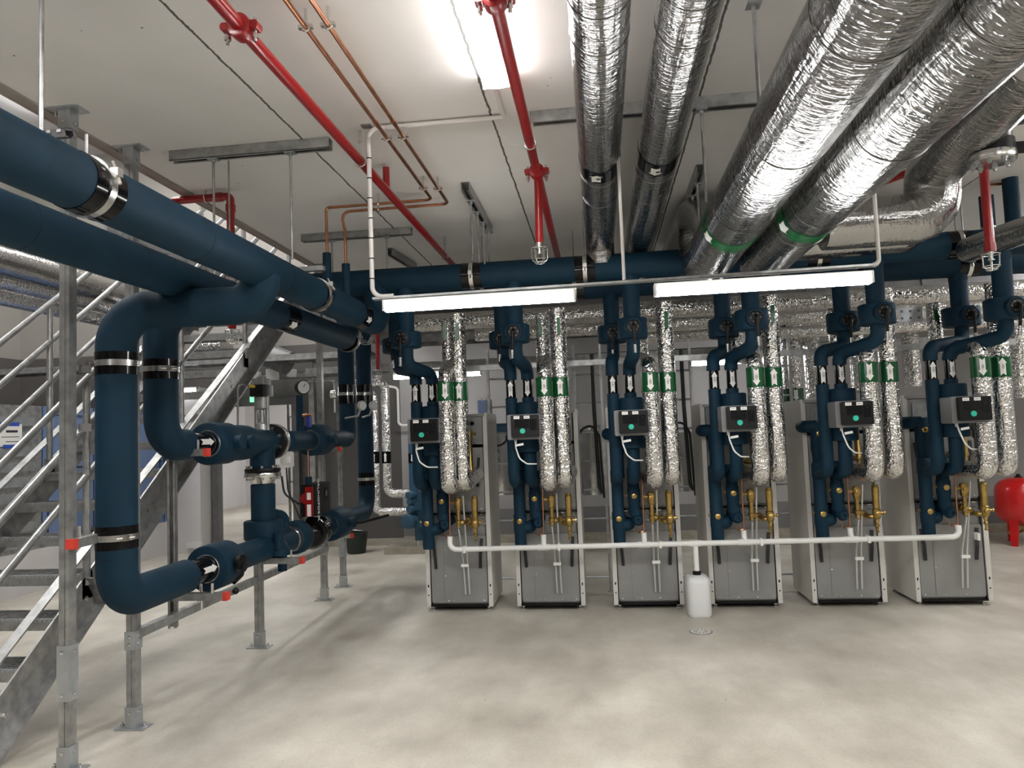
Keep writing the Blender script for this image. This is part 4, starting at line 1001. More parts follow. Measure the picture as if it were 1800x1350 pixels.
# return elbow beside the big duct, and the stepped run at the right
YE = 4.75
zE_ = at(1560, 388, YE).z
xe = at(1636, 300, YE).x
foilpipe([(1.44, YE, zE_), (xe, YE, zE_), (xe, YE, zE_ + .29), at(1830, 92, 3.5)], .158, 'thick silver duct elbow turning up beside the hanging strip lamp', 'silver_duct', 36, [.22, .13], 3, 'foilbig')
foilpipe([(1.3, 5.7, at(1500, 425, 5.7).z), (at(1590, 415, 5.7).x, 5.7, at(1590, 415, 5.7).z), (at(1590, 415, 5.7).x + .15, 6.1, at(1590, 415, 5.7).z + .1)], .12, 'silver duct run lying just under the thick elbow', 'silver_duct', 28, .12, 4, 'foilbig')
# vertical stub with a black and steel flange at the upper right
pf = at(1742, 262, 4.2)
t = Thing('flanged_stub', 'silver wrapped vertical pipe end with a black collar and bolted steel flange', 'pipe', pf)
t.part('wrapped_run', MB().tube([pf + V((0, 0, .03)), pf + V((0, 0, .2)), pf + V((.4, -.2, .22))], .105, 32, fil=.11, n=4), 'foilbig')
t.part('black_collar', MB().cyl(pf + V((0, 0, -.03)), pf + V((0, 0, .035)), .112, 32), 'blackmat')
fl = t.part('steel_flange', MB().drum(pf + V((0, 0, -.075)), pf + V((0, 0, -.03)), .118, .005, 32), 'steel')
for k in range(8):
    a = 2 * PI * k / 8 + .2; t.part('bolt', MB().lathe(pf + V((math.cos(a) * .09, math.sin(a) * .09, -.075)), (0, 0, -1), [(0, .015), (.012, .015), (.012, .009), (.024, .009)], 6), 'galvnew', fl)
t.part('side_clamp', MB().box(pf + V((.16, -.02, -.01)), (.13, .05, .05)).cyl(pf + V((.16, -.02, -.05)), pf + V((.26, -.1, -.08)), .03, 12), 'blackmat')
pg = at(1795, 190, 3.9)
t = Thing('gate_valve', 'grey valve body with a blue star handwheel at the upper edge', 'valve', pg)
t.part('body', MB().lathe(pg + V((0, 0, .02)), (0, 0, 1), [(0, .03), (.06, .03), (.06, .1), (.1, .1), (.1, .12), (.13, .12)], 24), 'greybox')
t.part('flange', MB().torus(pg + V((0, 0, .16)), (0, 0, 1), .12, .012, 28, 8), 'steel')
hw = MB().lathe(pg, (0, 0, 1), [(-.035, .04), (-.03, .06), (.0, .06), (.02, .03)], 20)
for k in range(6):
    a = 2 * PI * k / 6; hw.cyl(pg + V((math.cos(a) * .04, math.sin(a) * .04, -.02)), pg + V((math.cos(a) * .085, math.sin(a) * .085, -.02)), .02, 10)
t.part('handwheel', hw, 'bluepaint')
# blue sleeves with bent copper ends at the right
for px, y0, y1, r in ((1733, 345, 410, .05), (1775, 312, 410, .055)):
    p0, p1 = at(px, y0, 5.85), at(px + 4, y1, 5.85)
    t = Thing('foam_sleeve', '%s dark foam sleeve with bent copper end beside the red sprinkler drop' % ('shorter' if px < 1750 else 'taller'), 'pipe', p1, 'dark sleeves on the header')
    t.part('sleeve', MB().cyl((p0.x, 5.85, p1.z - .08), (p0.x, 5.85, p0.z), r, 20), 'blue')
    t.part('copper_end', MB().tube([(p0.x, 5.85, p0.z), (p0.x, 5.85, p0.z + .09), (p0.x + .1, 5.9, p0.z + .1), (p0.x + .25, 5.9, p0.z + .1)], .011, 10, fil=.05), 'copper')
    t.part('strap', MB().cyl((p0.x, 5.85, p1.z + .02), (p0.x, 5.85, p1.z + .045), r + .004, 20), 'steel')
foilpipe([at(1700, 440, 5.7), at(1830, 395, 5.0)], .09, 'silver pipe crossing in front of the header at the far end', 'silver_pipe', 28, 0)
# foil headers and cross runs behind the blue headers
runs = [(600, 548, 1.0, 7.2, -2.0, 3.6, .075, 'highest'), (600, 575, 1.0, 7.45, -2.3, 3.7, .06, 'second'), ]
G3 = 'foil pipes crossing behind the blue headers'
for z, y, x0, x1, r, w_ in ((2.66, 7.0, -1.75, 3.9, .085, 'nearest foil pipe crossing behind the blue headers'), (2.56, 7.3, -1.2, 3.9, .07, 'second foil pipe crossing behind the blue headers'),
        (2.68, 7.7, .2, 4.4, .07, 'upper rear foil pipe crossing behind the blue headers'), (2.50, 7.75, .2, 4.4, .07, 'lower rear foil pipe crossing behind the blue headers'), (2.44, 7.5, 1.8, 4.4, .06, 'short low foil pipe crossing behind the fifth drop')):
    t = foilpipe([(x0, y, z), (x1, y, z)], r, w_, 'foil_pipe', 24, 0, 5, 'foilfine', G3)
    if z == 2.50:
        t.part('green_band', MB().cyl((1.55, y, z), (1.72, y, z), r + .003, 24), 'green')
    if z == 2.68: t.part('black_band', MB().cyl((1.80, y, z), (2.0, y, z), r + .003, 24), 'black')
# foil pipes standing in the room behind
G4 = 'upright foil pipes in the rear of the room'
for px, y0, y1, Y, r, lab, gb in ((1390, 620, 705, 8.2, .10, 'upright foil pipe with a small green band behind the fourth set', True), (1425, 590, 700, 8.6, .09, 'upright foil pipe beside the one with the small green band', False),
        (1597, 560, 680, 8.0, .085, 'upright foil pipe between the two sets nearest the red tank', False), (1505, 600, 690, 8.4, .08, 'upright foil pipe behind the fifth set', False), (1790, 600, 700, 7.6, .12, 'upright foil pipe behind the last set', False)):
    a, b_ = at(px, y0, Y), at(px + 4, y1, Y)
    t = foilpipe([(a.x, Y, 2.75), (a.x, Y, b_.z)], r, lab, 'foil_pipe', 24, 0, 5, 'foilfine', G4)
    if gb:
        c = at(px, 695, Y); t.part('green_band', MB().cyl((a.x, Y, c.z - .07), (a.x, Y, c.z + .07), r + .003, 24), 'green')
        m_ = MB(); wrap_arrow(m_, (a.x, Y, c.z), r + .005, .06, .12, False); t.part('arrow_label', m_, 'paper')
# two foil pipes with black bands on the wall beside the risers, then running to the filter set
for px, yt, yb_, xe, lab in ((656, 690, 900, 735, 'outer'), (676, 672, 868, 735, 'inner')):
    Y = 9.9; a = at(px, yt, Y); b_ = at(px, yb_, Y); e = at(xe, yb_, Y)
    t = foilpipe([(a.x - .6, Y, a.z), (a.x, Y, a.z), (a.x, Y, b_.z), (e.x, Y, b_.z)], .062, '%s foil pipe with a black band bending along the wall towards the filter set' % lab, 'foil_pipe', 24, .09, 4, 'foilfine', 'foil pipes on the wall by the risers')
    zb = at(px, 804, Y).z
    t.part('black_band', MB().cyl((a.x, Y, zb - .08), (a.x, Y, zb + .08), .065, 24), 'black')
    m_ = MB(); wrap_arrow(m_, (a.x, Y, zb), .0665, .045, .13, True); t.part('arrow_label', m_, 'paper')
# ------------------------------------------------------------------ sprinkler pipes
def clamp_coupling(t, c, axis, r):
    c, d = V(c), V(axis).normalized(); u, w = perp(d)
    cp = t.part('coupling', MB().lathe(c - d * .035, d, [(0, r + .004), (.005, r + .018), (.03, r + .02), (.04, r + .02), (.065, r + .018), (.07, r + .004)], 24), 'red')
    for s_ in (-1, 1):
        e = c + u * s_ * (r + .028)
        t.part('coupling_ear', MB().rbox(e, (.04, .046, .03), .01, 1), 'red', cp)
        t.part('bolt', MB().cyl(e - V((0, 0, .06)), e + V((0, 0, .035)), .007, 8).cyl(e - V((0, 0, .045)), e - V((0, 0, .03)), .013, 6), 'steel', cp)
def sprinkler_head(t, p):
    p = V(p)
    h = t.part('sprinkler_head', MB().lathe(p, (0, 0, -1), [(-.03, .022), (0, .022), (.005, .013), (.03, .012), (.035, .02), (.04, .02)], 12), 'steel')
    g = MB()
    for rr, zz in ((.05, -.005), (.045, -.075), (.03, -.095)): g.torus(p + V((0, 0, zz)), (0, 0, 1), rr, .003, 16, 5)
    for k in range(6):
        a = 2 * PI * k / 6; g.tube([p + V((math.cos(a) * .05, math.sin(a) * .05, -.005)), p + V((math.cos(a) * .046, math.sin(a) * .046, -.075)), p + V((math.cos(a) * .02, math.sin(a) * .02, -.098))], .0028, 5)
    t.part('wire_guard', g, 'steel', h)
def pipe_hook(t, c, r, parent=None):
    t.part('hanger', MB().torus(c, (0, 1, 0), r + .003, .005, 20, 6).cyl(V(c) + V((0, 0, r)), (c[0], c[1], CH), .006, 8).cyl((c[0], c[1], CH - .07), (c[0], c[1], CH), .011, 8), 'steel')
RZ = 3.14; X_R1 = (atZ(400, 22, RZ).x + atZ(700, 358, RZ).x) / 2
t = Thing('sprinkler_pipe', 'glossy red sprinkler pipe crossing the ceiling diagonally beside the copper pipes', 'pipe', (X_R1, 3, RZ), 'red sprinkler pipes')
t.part('pipe', MB().cyl((X_R1, -4.9, RZ), (X_R1, 7.6, RZ), .027, 24), 'red')
clamp_coupling(t, (X_R1, atZ(415, 50, RZ).y, RZ), (0, 1, 0), .027)
for px, py in ((627, 284), (786, 450)): pipe_hook(t, (X_R1, atZ(px, py, RZ).y, RZ), .027)
y = atZ(678, 335, RZ).y; t.part('branch', MB().cyl((X_R1, y, RZ), (X_R1, y, CH - .03), .022, 16), 'red')
X_R2 = atZ(905, 150, RZ - .02).x
yk = atZ(940, 302, RZ).y
t = Thing('sprinkler_pipe', 'red sprinkler pipe with a caged head beside the ceiling lamp', 'pipe', (X_R2, 3, RZ), 'red sprinkler pipes')
t.part('pipe', MB().cyl((X_R2, -4.9, RZ), (X_R2, 7.4, RZ), .027, 24), 'red')
clamp_coupling(t, (X_R2, yk, RZ), (0, 1, 0), .027); clamp_coupling(t, (X_R2, atZ(878, -2, RZ).y, RZ), (0, 1, 0), .027)
pe_ = at(945, 432, yk)
t.part('drop', MB().tube([(X_R2, yk + .05, RZ), (X_R2 + .0, yk + .05, RZ - .1), (at(948, 420, yk + .05).x, yk + .05, pe_.z + .03)], .024, 18, fil=.03), 'red')
sprinkler_head(t, (at(948, 432, yk + .05).x, yk + .05, pe_.z))
pipe_hook(t, (X_R2, atZ(930, 253, RZ).y, RZ), .027)
# right drop
t = Thing('sprinkler_pipe', 'red sprinkler drop with a caged head below the bolted steel flange', 'pipe', at(1735, 400, 4.6), 'red sprinkler pipes')
p1, p0 = at(1742, 440, 4.6), at(1728, 285, 4.6)
t.part('pipe', MB().tube([at(1690, 268, 4.9) + V((-.3, .5, .0)), (p0.x, 4.6, p0.z + .1), (p0.x, 4.6, p1.z)], .026, 20, fil=.04), 'red')
t.part('socket', MB().cyl((p0.x, 4.6, p1.z - .01), (p0.x, 4.6, p1.z + .04), .031, 20), 'red')
sprinkler_head(t, (p0.x, 4.6, p1.z - .02))
# the short branch over the mains
t = Thing('sprinkler_pipe', 'dark red sprinkler branch with an elbow above the blue mains', 'pipe', at(400, 345, 5.0), 'red sprinkler pipes')
ybr = 4.75; e1 = at(405, 345, ybr); e0 = at(305, 348, ybr)
t.part('pipe', MB().tube([(e0.x, ybr, e1.z), (e1.x, ybr, e1.z), (e1.x, ybr, at(406, 578, ybr).z)], .027, 20, fil=.03), 'red')
t.part('elbow', MB().cyl((e1.x - .11, ybr, e1.z), (e1.x - .06, ybr, e1.z), .033, 18), 'red'); t.part('elbow', MB().cyl((e1.x, ybr, e1.z - .06), (e1.x, ybr, e1.z - .11), .033, 18), 'red')
t.part('feed', MB().cyl((e0.x, ybr - 1.5, e1.z - .045), (e0.x, ybr + 2.9, e1.z - .045), .03, 20), 'red')
t.part('hanger', MB().cyl((at(362, 340, ybr).x, ybr, e1.z), (at(362, 340, ybr).x, ybr, CH), .007, 8).torus((at(362, 340, ybr).x, ybr, e1.z), (1, 0, 0), .03, .005, 20, 6), 'steel')
sprinkler_head(t, (e1.x, ybr, at(406, 580, ybr).z))
# ------------------------------------------------------------------ copper pipes
CZ_ = 3.24; CX1, CX2 = -1.115, -1.02
yc = atZ(765, 330, CZ_).y + .12
for X, lab, px, py, dy in ((CX1, 'left copper pipe of the pair under the ceiling', 575, 445, 0), (CX2, 'right copper pipe of the pair under the ceiling', 608, 464, .1)):
    t = Thing('copper_pipe', lab.replace('left', 'outer').replace('right', 'inner'), 'pipe', (X, 3, CZ_), 'copper pipes under the ceiling')
    yy = 5.08 + dy * 1.2; p = at(px, py, yy)
    t.part('pipe', MB().tube([(X, -4.9, CZ_), (X, yy, CZ_), (p.x + (.0 if dy == 0 else -.03), yy, CZ_ + .0), (p.x, p.y, CZ_ - (.05 if dy == 0 else .14)), (p.x, p.y, p.z - .05)], .011, 12, fil=.06), 'copper')
    for yh in (atZ(562, 45, CZ_).y, atZ(700, 240, CZ_).y, yc - .14 + dy * .3): 
        t.part('clip', MB().torus((X, yh, CZ_), (0, 1, 0), .015, .006, 14, 6).box((X, yh, CZ_), (.06, .02, .014)).cyl((X, yh, CZ_), (X, yh, CH - .004), .007, 8), 'steel')
    t.part('solder_joint', MB().cyl((X, atZ(690, 228, CZ_).y - .12, CZ_), (X, atZ(690, 228, CZ_).y - .06, CZ_), .0135, 12), 'copper')
    xm = at(665, 355, yy).x; t.part('clip', MB().torus((xm, yy, CZ_), (1, 0, 0), .015, .006, 14, 6).cyl((xm, yy, CZ_), (xm, yy, CH - .004), .007, 8), 'steel')
# ------------------------------------------------------------------ steel frame that carries the loop
def post(t, x, y, z0, z1, foot=True, head=True, sleeves=()):
    p = t.part('post', MB().b2((x - .026, y - .027, z0), (x + .004, y + .027, z1)).b2((x + .008, y - .027, z0), (x + .028, y + .027, z1)).b2((x, y - .022, z0), (x + .012, y + .022, z1)), 'galv')
    def shoe(za, zb): return t.part('sleeve', MB().b2((x - .032, y - .034, za), (x + .034, y + .033, zb)), 'galvnew', p)
    def bolts(s_, z): t.part('bolt', MB().lathe((x + .0, y - .034, z), (0, -1, 0), [(0, .009), (.006, .009), (.007, .005)], 8).lathe((x + .034, y, z), (1, 0, 0), [(0, .009), (.006, .009), (.007, .005)], 8), 'steel', s_)
    if foot:
        s_ = shoe(z0, z0 + .12); bolts(s_, z0 + .09)
        t.part('foot_plate', MB().box((x, y, z0 + .004), (.17, .10, .008)), 'galvnew', s_)
        for dx in (-.068, .068): t.part('anchor', MB().lathe((x + dx, y, z0 + .008), (0, 0, 1), [(0, .011), (.009, .011), (.009, .006), (.022, .006)], 8), 'steel', s_)
    if head:
        s_ = shoe(z1 - .11, z1); bolts(s_, z1 - .08)
        t.part('head_plate', MB().box((x, y, z1 - .004), (.17, .10, .008)), 'galvnew', s_)
        for dx in (-.068, .068): t.part('anchor', MB().cyl((x + dx, y, z1 - .03), (x + dx, y, z1 - .008), .01, 8), 'steel', s_)
    for za, zb in sleeves:
        s_ = shoe(za, zb); bolts(s_, zb - .03); bolts(s_, za + .03)
    return p
PX = -2.66
t = Thing('pipe_support_stand', 'galvanised steel stand of floor to ceiling posts carrying the blue loop', 'frame', (PX, 4, 0))
py1, py2, py3, py4, py5 = 3.44, 3.96, 5.5, 7.08, 7.7
zs = lambda py, y: at(115, py, y).z
post(t, PX, py1, 0, CH, sleeves=((at(118, 1230, py1).z, at(118, 1133, py1).z),))
post(t, PX, py2, 0, CH, sleeves=((at(236, 1140, py2).z, at(236, 1108, py2).z),))
xl3 = at(456, 1100, py3).x; post(t, xl3, py3, 0, at(456, 985, py3).z, head=False)
post(t, -2.75, py4, 0, CH, sleeves=((at(570, 975, py4).z, at(570, 955, py4).z),)); post(t, -2.78, py5, 0, 2.2, head=False, sleeves=((at(603, 978, py5).z, at(603, 945, py5).z),))
zr0 = at(262, 1112, py2).z; zr1 = at(530, 985, 6.2).z
t.part('bottom_rail', MB().beam((PX + .03, py2, zr0), (-2.72, py4, zr0 - .02), .045, .05), 'galv')
yh = 4.42; xh = at(303, 900, yh).x
t.part('hung_post', MB().channel((xh, yh, at(303, 1103, yh).z), (xh, yh, at(303, 785, yh).z), .05, .05, (-.3, 1, 0)), 'galv')
def arm(p0, p1, slots=False, black=False):
    p0, p1 = V(p0), V(p1); a = t.part('bracket_arm', MB().beam(p0, p1, .045, .045), 'galv')
    t.part('end_cap', MB().beam(p1 - (p1 - p0).normalized() * .006, p1 + (p1 - p0).normalized() * .02, .05, .05), 'redcap', a)
    if slots:
        for f in (.2, .45, .7): q = p0.lerp(p1, f); t.part('slot', MB().box(q + V((0, -.023, 0)), (.05, .003, .016)), 'black', a)
    t.part('stud', MB().cyl(p0.lerp(p1, .75) + V((0, 0, .02)), p0.lerp(p1, .75) + V((0, 0, .08)), .009, 8), 'steel', a)
def armx(px0, px1, py, y): arm(at(px0, py, y), (at(px1, py, y).x, y, at(px0, py, y).z))
armx(306, 362, 797, yh); armx(306, 396, 1049, yh)
armx(458, 530, 986, py3); armx(606, 618, 942, py5); armx(575, 596, 790, py4)
a0_, a1_ = at(172, 945, 3.62), at(133, 957, 3.42); arm(a0_, V((a1_.x, 3.4, a0_.z - .0)), True)
for py, y0 in ((652, 3.5), (752, 3.5), (664, 4.0)):
    a0_ = at(172 if y0 < 4 else 255, py, y0 + .15); t.part('slotted_arm', MB().beam((PX, y0 + .02, a0_.z), (X1 - .06 if y0 < 4 else X2 - .05, y0 + .06, a0_.z), .03, .04), 'steeldark')
# slotted strut behind the three way valve with its little boxes
zst = at(470, 793, 6.2).z
t.part('slotted_strut', MB().beam((at(408, 796, 5.6).x, 6.2, zst), (-2.75, 7.0, zst), .04, .045), 'galv')
pst = at(505, 808, 5.9)
t = Thing('socket_box', 'grey cable socket box hanging behind the connecting pipe', 'socket', pst)
t.part('body', MB().rbox(pst, (.09, .06, .13), .015, 1), 'trunk'); t.part('lid', MB().rbox(pst + V((0, -.035, 0)), (.07, .012, .06), .01, 1), 'white')
t.part('cable', MB().tube([pst + V((-.01, 0, -.06)), pst + V((0, 0, -.25)), pst + V((.06, .1, -.5))], .007, 8, fil=.1), 'cable')

# ------------------------------------------------------------------ staircase
SXR, SXL, TAN = -3.1, -4.05, .762
S0 = 3.45                                   # where the underside of the stringer meets the floor
RISE, RUN = .2, .2 / .762
zb = lambda y: (y - S0) * TAN
YTOP = 7.75
t = Thing('staircase', 'galvanised steel staircase with open grating treads rising beside the blue mains', 'staircase', (SXR, S0, 0))
for x in (SXR, SXL):
    s_ = t.part('stringer', MB().prism([(x - .006, S0, 0), (x - .006, S0 - .35, 0), (x - .006, YTOP, zb(YTOP) + .27), (x - .006, YTOP, zb(YTOP))], (.012, 0, 0)), 'galv')
    for o, k in ((.008, 0), (.262, 1)):
        xo = .03 if x == SXR else -.03
        t.part('stringer_flange', MB().beam((x + xo, S0 if not k else S0 - .33, o), (x + xo, YTOP, zb(YTOP) + o), .06, .010, (0, -TAN, 1)), 'galv', s_)
    for q in range(7):
        y = S0 + .1 + q * .6; t.part('bolt', MB().lathe((x + (.006 if x == SXR else -.006), y, zb(y) + .14), (1 if x == SXR else -1, 0, 0), [(0, .016), (.01, .016), (.011, .01)], 6), 'steel', s_)
ntread = 17
for k in range(ntread):
    z = .2 + k * RISE; y = S0 + z / TAN - .30
    if z > 3.3: break
    x0, x1 = SXL + .012, SXR - .012
    tr = t.part('tread', MB().b2((x0, y, z - .06), (x1, y + .006, z)).b2((x0, y + .26, z - .045), (x1, y + .265, z - .003)).b2((x0, y, z - .08), (x0 + .006, y + .27, z)).b2((x1 - .006, y, z - .08), (x1, y + .27, z)), 'galv')
    g = MB()
    nb = 24
    for j in range(1, nb): xx = x0 + (x1 - x0) * j / nb; g.b2((xx - .0015, y + .03, z - .03), (xx + .0015, y + .26, z - .002))
    for j in range(1, 7): yy = y + .03 + j * .035; g.b2((x0, yy - .0015, z - .02), (x1, yy + .0015, z - .002))
    t.part('grating', g, 'galv', tr)
    nz = MB()
    for j in range(32): xx = x0 + .015 + (x1 - x0 - .03) * j / 31; nz.b2((xx - .009, y - .002, z - .012), (xx + .009, y + .03, z + .003))
    t.part('nosing', nz, 'galvnew', tr)
for x in (SXR, SXL):
    so = 1
    rl = None
    for off in (1.44, 1.15, .85):
        p0, p1 = V((x, 2.9, zb(2.9) + off)), V((x, YTOP - .1, zb(YTOP - .1) + off))
        pts = [p0, p1]
        rl = t.part('handrail' if off > 1.4 else 'rail', MB().tube(pts, .0212, 14), 'galv')
    for y in ((4.17, 5.2, 6.22, 7.2) if x == SXR else (3.9, 5.05, 6.2, 7.2)):
        t.part('baluster', MB().cyl((x, y, zb(y) + .20), (x, y, zb(y) + 1.44), .021, 14), 'galv')
        t.part('baluster_foot', MB().box((x, y, zb(y) + .2), (.012, .09, .16)), 'galv')
    # brace in the stringer
    t.part('flat_brace', MB().beam((x + .03, 4.25, zb(4.25) + .02), (x + .03, 4.15, zb(4.15) + .26), .05, .008, (0, 1, 0)), 'galv')

# ------------------------------------------------------------------ air handling unit in the hall behind the stairs
AX = -6.3; AZ0, AZ1 = .47, 2.07
t = Thing('air_handling_unit', 'blue panelled air handling unit on a grey base seen behind the staircase', 'machine', (AX, 9, 0))
t.part('base', MB().b2((AX - 1.2, 6.2, 0), (AX, 10.5, AZ0)), 'wallwhite', label='grey plinth')
body = None
ys_ = [7.75, 8.6, 9.35, 10.1, 10.5]
for a, b_ in zip(ys_, ys_[1:]):
    p = t.part('panel', MB().b2((AX - 1.2, a + .006, AZ0), (AX, b_ - .006, AZ1)), 'bluewall')
    t.part('panel_seam', MB().b2((AX - .02, b_ - .006, AZ0), (AX + .004, b_ + .006, AZ1)), 'blackmat', p)
    hy = b_ - .12
    for z in (.85, 1.35, 1.75): t.part('hinge_handle', MB().tube([(AX, hy, z), (AX + .03, hy, z), (AX + .03, hy - .2, z), (AX, hy - .2, z)], .009, 8), 'blackmat', p)
    t.part('hatch_outline', MB().tube([(AX + .004, a + .08, AZ0 + .1), (AX + .004, a + .08, AZ1 - .1), (AX + .004, b_ - .1, AZ1 - .1), (AX + .004, b_ - .1, AZ0 + .1), (AX + .004, a + .08, AZ0 + .1)], .006, 6), 'blackmat', p)
sec = t.part('louvre_section', MB().b2((AX - 1.2, 6.3, AZ0), (AX, 7.73, AZ1)), 'galv')
for k in range(9):
    z = AZ0 + .1 + k * .165; t.part('louvre', MB().rbox((AX + .008, 7.3, z), (.016, .62, .10), .02, 0), 'galvnew', sec)
note = at(28, 757, 7.2)
nt_ = t.part('taped_note', MB().b2((AX + .018, 7.1, 1.62), (AX + .020, 7.42, 1.86)), 'paper', sec)
t.part('blue_tape', MB().b2((AX + .0205, 7.1, 1.84), (AX + .022, 7.38, 1.88)).b2((AX + .0205, 7.16, 1.60), (AX + .022, 7.42, 1.64)), 'bluetape', nt_)
t.part('note_lines', MB().b2((AX + .0203, 7.2, 1.77), (AX + .021, 7.36, 1.795)).b2((AX + .0203, 7.14, 1.72), (AX + .021, 7.38, 1.727)).b2((AX + .0203, 7.2, 1.67), (AX + .021, 7.38, 1.677)), 'ink', nt_)
# light grey pier between the unit and the doorway
solo('pier', 'light grey wall pier standing left of the bright doorway', 'pier', MB().b2((-6.42, 10.2, 0), (-5.8, BY - .002, 2.4)), 'wallwhite')
solo('wall_box', 'small pale wall socket box low on the light grey pier', 'socket', MB().rbox(at(342, 958, 10.17), (.22, .05, .09), .01, 1), 'trunk')
t = Thing('cable_bundle', 'bundle of black cables sweeping down the wall pier behind the staircase', 'cable', (-6.3, 10, .5))
for k in range(4):
    o = k * .03; t.part('cable', MB().tube([(-6.25 + o, 10.1, 2.3), (-6.25 + o, 10.1, .9), (-6.45 + o, 9.6, .62), (-6.2 + o, 8.3, .58)], .022, 10, fil=.4), 'cable')
# foil ducts high on the hall side
G5 = 'foil ducts high in the stair hall'
for k, (py, r, mat) in enumerate(((455, .17, 'foilbig'), (487, .13, 'foil'), (520, .11, 'foil'))):
    q = atX(0, py, -6.4 - .25 * k)
    foilpipe([(q.x, 2.5, q.z), (q.x, BY - .3, q.z)], r, ('topmost', 'middle', 'lowest')[k] + ' foil duct of the three running high behind the staircase', 'foil_duct', 28, 0, 5, mat, G5, (), [((q.x, yy, q.z), (0, 1, 0)) for yy in (6.3, 7.4, 8.6, 9.6)])
# cable ladder along the slab edge
t = Thing('cable_ladder', 'pale cable ladder running along the slab edge above the blue mains', 'cable tray', (-3.0, 6, 3.1))
for x in (-3.35, -2.95): t.part('side_rail', MB().b2((x - .012, 4.7, 3.06), (x + .012, 10.2, 3.13)), 'galvnew')
for k in range(18): t.part('rung', MB().beam((-3.34, 4.8 + k * .3, 3.08), (-2.96, 4.8 + k * .3, 3.08), .04, .022), 'galvnew')
# cable trays crossing behind
def tray(name, label, p0, p1, w, h=.06, rungs=0):
    p0, p1 = V(p0), V(p1); d = (p1 - p0).normalized(); s_ = d.cross(V((0, 0, 1))).normalized()
    t = Thing(name, label, 'cable tray', (p0 + p1) / 2, 'cable trays at the rear')
    for k in (-1, 1): t.part('side_rail', MB().beam(p0 + s_ * k * w / 2, p1 + s_ * k * w / 2, .014, h), 'galv')
    n_ = int((p1 - p0).length / .3)
    for k in range(n_):
        q = p0.lerp(p1, (k + .5) / n_); t.part('rung', MB().beam(q - s_ * w / 2, q + s_ * w / 2, .035, .015), 'galv')
    c = t.part('cables', MB(), 'cable') if False else None
    m_ = MB()
    for k in range(11): o = s_ * (w * (-.42 + .084 * k)) + V((0, 0, .02 + .012 * (k % 2))); m_.tube([p0 + o, p0.lerp(p1, .5) + o + V((0, 0, .008)), p1 + o], .016, 8)
    t.part('cable_bundle', m_, 'cable')  # cables packed wide and dark to darken the rear of the room
zt1 = at(100, 652, 9.6).z
tray('cable_tray', 'long cable tray crossing the stair hall at door head height', (-8.8, 9.6, zt1), (-3.0, 9.6, zt1), .4, .08)
zt2 = at(700, 680, 9.3).z
tray('cable_tray', 'cable tray added along the rear wall to darken it behind the heat pumps', (-3.6, 9.0, 2.42), (5.9, 9.0, 2.42), .4, .08)  # added tray, its dark cables stand in for shade on the rear wall
tray('cable_tray', 'second cable tray crossing just behind the heat pump row', (-2.2, 8.0, 2.62), (5.9, 8.0, 2.62), .4, .08)
tray('cable_tray', 'cable tray on the far wall beyond the staircase', (-5.6, 10.3, at(500, 662, 10.3).z), (-3.4, 10.3, at(500, 662, 10.3).z), .2, .06)
t = Thing('darkening_duct', 'flat dark duct added under the rear ceiling to darken it behind the headers', 'duct', (1.2, 9.3, 2.8))  # dark duct put in to darken the space behind the headers
t.part('duct_body', MB().b2((-3.0, 8.7, 2.84), (5.6, 9.9, 3.24)), 'steeldark')
for k in range(7): t.part('duct_flange', MB().b2((-2.6 + 1.25 * k, 8.68, 2.82), (-2.56 + 1.25 * k, 9.92, 3.26)), 'steeldark')
# ladders (cable) standing on the floor behind the heat pumps
def ladder(px, pyb, y, w, label, ztop=2.4, lean=0):
    c = atZ(px, pyb, 0); 
    c = V((at(px, pyb, y).x, y, 0)); t = Thing('cable_riser', label, 'ladder rack', c, 'upright ladder racks behind the heat pumps')
    for k in (-1, 1): t.part('side_rail', MB().b2((c.x + k * w / 2 - .011, y - .02, 0), (c.x + k * w / 2 + .011, y + .02, ztop)), 'galv')
    for k in range(int(ztop / .28)): t.part('rung', MB().cyl((c.x - w / 2, y, .14 + k * .28), (c.x + w / 2, y, .14 + k * .28), .009, 8), 'galvnew')
    for k in (-1, 1): t.part('foot_bracket', MB().box((c.x + k * (w / 2 + .02), y, .005), (.09, .05, .01)), 'galvnew')
    m_ = MB()
    return t, c
Y_L = 7.3
for px, lab in ((895, 'upright cable rack between the first two heat pumps'), (1050, 'upright cable rack between the second and third heat pump'), (1210, 'upright cable rack behind the jerrycan'), (1388, 'upright cable rack right of the fourth heat pump')):
    t, c = ladder(px, 1048, Y_L, .26, lab)
    if px in (1050, 1210):
        t.part('cable', MB().tube([(c.x + .05, Y_L - .03, 2.3), (c.x + .05, Y_L - .03, 1.75), (c.x + .07, Y_L - .03, 1.0), (c.x + .1, Y_L - .04, .95)], .02, 10, fil=.1), 'cable')
        t.part('cable_loop', MB().tube([(c.x - .1, Y_L - .04, .95), (c.x - .11, Y_L - .04, 1.55), (c.x + .02, Y_L - .05, 1.62), (c.x + .09, Y_L - .05, 1.5), (c.x + .11, Y_L - .05, .9)], .011, 8, fil=.1), 'cable')
    else:
        t.part('cable_loop', MB().tube([(c.x - .2, Y_L - .1, 1.6), (c.x - .08, Y_L - .06, 1.38), (c.x + .05, Y_L - .05, 1.5)], .012, 8, fil=.1), 'cable')
